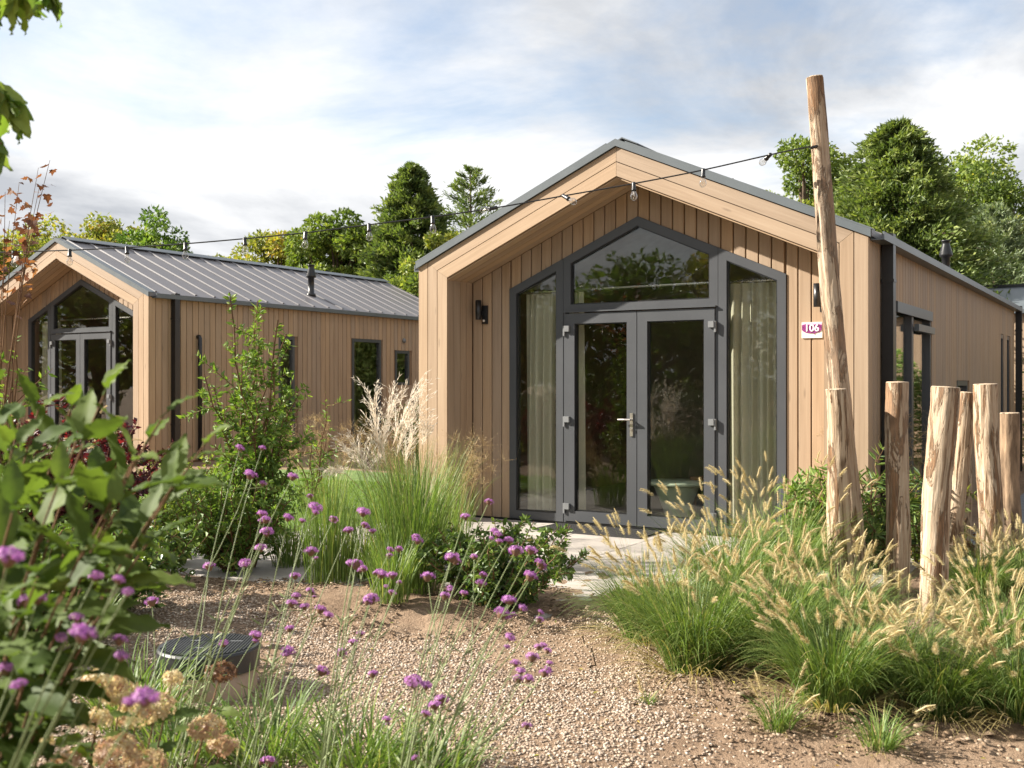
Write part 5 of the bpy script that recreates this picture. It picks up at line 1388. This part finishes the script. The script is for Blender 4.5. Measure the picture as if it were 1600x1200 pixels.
# ---- verbena
def head_mesh(seed, R=0.019):
    rs = np.random.default_rng(seed); g = Geo(); n = 75
    v = unit(rs.normal(size=(n, 3))); v[:, 2] = np.abs(v[:, 2]) * 0.9 - 0.1; v = unit(v)
    c = v * R * np.array((1.15, 1.15, 0.75)) * rs.uniform(0.8, 1.08, (n, 1))
    for k in range(n):
        m_ = np.array(Vector(v[k] + rs.normal(0, 0.3, 3)).to_track_quat('Z', 'Y').to_matrix()); r_ = 0.0042
        V = [(0, 0, 0)]
        for a in range(5):
            an = a * 2 * math.pi / 5; V += [(r_ * math.cos(an - 0.4), r_ * math.sin(an - 0.4), 0.001), (r_ * math.cos(an + 0.4), r_ * math.sin(an + 0.4), 0.001)]
        g.add(np.array(V) @ m_.T + c[k], np.array([(0, 1 + 2 * a, 2 + 2 * a) for a in range(5)]), np.clip(rs.normal(0.55, 0.25), 0, 1))
    return g.mesh('flower_head')
HM = [head_mesh(s) for s in (1, 2, 3, 4)]
CM = Geo().lathe([(0.0, -0.017), (0.006, -0.016), (0.014, -0.004), (0.0155, 0.004), (0.0, 0.008)], 9).mesh('calyx', True)
def verbena(base, heads, label, seed, scale=1.0):
    rs = np.random.default_rng(seed); z0 = gh(*base); root = thing('verbena', label, 'verbena', (base[0], base[1], z0), 0, 'verbena plants along the path')
    o = np.array((base[0], base[1], z0)); gs = Geo(); prev = None
    for k, (px, py, d) in enumerate(heads):
        e = at(px, py, d) - o
        if prev is not None and k % 3 == 2 and np.linalg.norm(prev[-1] - e) < 0.45:
            j = 7; st = prev[j]; mid = st * 0.5 + e * 0.5 + np.array((0, 0, -0.03)); P = np.array([st, st * 0.6 + mid * 0.4, mid * 0.7 + e * 0.3, e]); r0 = 0.0016
        else:
            b0 = rs.normal(0, 0.05, 3) * (1, 1, 0); t = np.linspace(0, 1, 12)[:, None]
            mid = np.array((e[0] * 0.42, e[1] * 0.42, e[2] * 0.62)) + rs.normal(0, 0.02, 3)
            P = (1 - t) ** 2 * b0 + 2 * t * (1 - t) * mid + t ** 2 * e; prev = P; r0 = 0.0032
        gs.tube(P, np.linspace(r0, 0.0013, len(P)), 5, False)
        ax = unit(P[-1] - P[-2])
        nsub = rs.integers(1, 4)
        for s in range(nsub):
            off = np.zeros(3) if s == 0 else rs.normal(0, 0.020, 3) * (1, 1, 0.6) + np.array((0, 0, -0.012))
            h = link('flower_head', HM[rs.integers(0, 4)], M['verbena'], root, e + off); sc = rs.uniform(0.45, 1.15) * scale * (1 if s == 0 else 0.75); h.scale = (sc,) * 3
            h.rotation_euler = Vector(ax * 0.6 + np.array((0, 0, 0.6)) + rs.normal(0, 0.2, 3)).to_track_quat('Z', 'Y').to_euler()
            link('calyx', CM, M['calyx'], h)
            if s: gs.tube([e - ax * 0.05, e + off - np.array((0, 0, 0.012))], 0.0012, 4, False)
        if len(P) > 6:
            for j in (3, 5, 7):
                for sg in (-1, 1):
                    ax2 = np.array((sg * rs.uniform(0.5, 1), rs.normal(0, 0.5), 0.6)); g_ = rs.uniform(0.03, 0.07)
                    leaves(gs, P[j][None], ax2[None], g_, 0.007, np.array([0.5]), rs)
    gs.build('stems', M['stem'], root, True)
V1 = [(764, 784), (727, 807), (773, 830), (795, 844), (806, 861), (830, 860), (844, 880), (829, 900), (741, 870), (706, 871), (755, 898), (668, 901), (703, 922), (725, 927)]
V2 = [(798, 938), (785, 959), (845, 957), (797, 996), (850, 1008), (859, 1036), (832, 1027), (806, 1036), (851, 1052), (690, 1094), (679, 1102), (646, 1065), (605, 1124), (823, 1134), (648, 1184)]
V3 = [(568, 800), (570, 820), (610, 859), (650, 839), (556, 882), (568, 889), (596, 897), (613, 899), (624, 910), (580, 936), (582, 1054), (552, 1003), (564, 990), (535, 1017)]
V4 = [(484, 775), (493, 793), (521, 812), (451, 809), (545, 828), (486, 861), (461, 900), (463, 931), (484, 922), (501, 952), (455, 980), (450, 1017), (504, 1049), (422, 1190)]
V5 = [(410, 700), (375, 700), (392, 742), (416, 812), (417, 831), (410, 803), (407, 856), (458, 745), (383, 880), (327, 885), (401, 993), (349, 1005), (237, 940)]
V6 = [(120, 965), (130, 990), (185, 905), (200, 925), (187, 1000), (190, 1025), (10, 1045), (30, 1070), (60, 935), (15, 870), (228, 1090), (150, 900)]
def dep(lst, z, sd):
    r_ = np.random.default_rng(sd); return [(x, y, z + r_.uniform(-0.25, 0.25)) for x, y in lst]
verbena((-0.38, 2.95), dep(V1, 3.5, 1), 'verbena with long stems leaning over toward the glossy shrub', 701)
verbena((-0.30, 2.8), dep(V2, 3.1, 2), 'verbena leaning low over the open gravel', 702)
verbena((-0.62, 3.1), dep(V3, 3.6, 3), 'verbena flowering in front of the tall arching grass', 703)
verbena((-0.85, 3.2), dep(V4, 3.6, 4), 'verbena with scattered heads in front of the lawn', 704)
verbena((-1.05, 3.2), dep(V5, 3.5, 5), 'tall verbena rising between hydrangea and columnar shrub', 705)
verbena((-1.0, 1.5), dep(V6, 1.65, 6), 'verbena growing in among the hydrangea leaves', 706, 0.8)
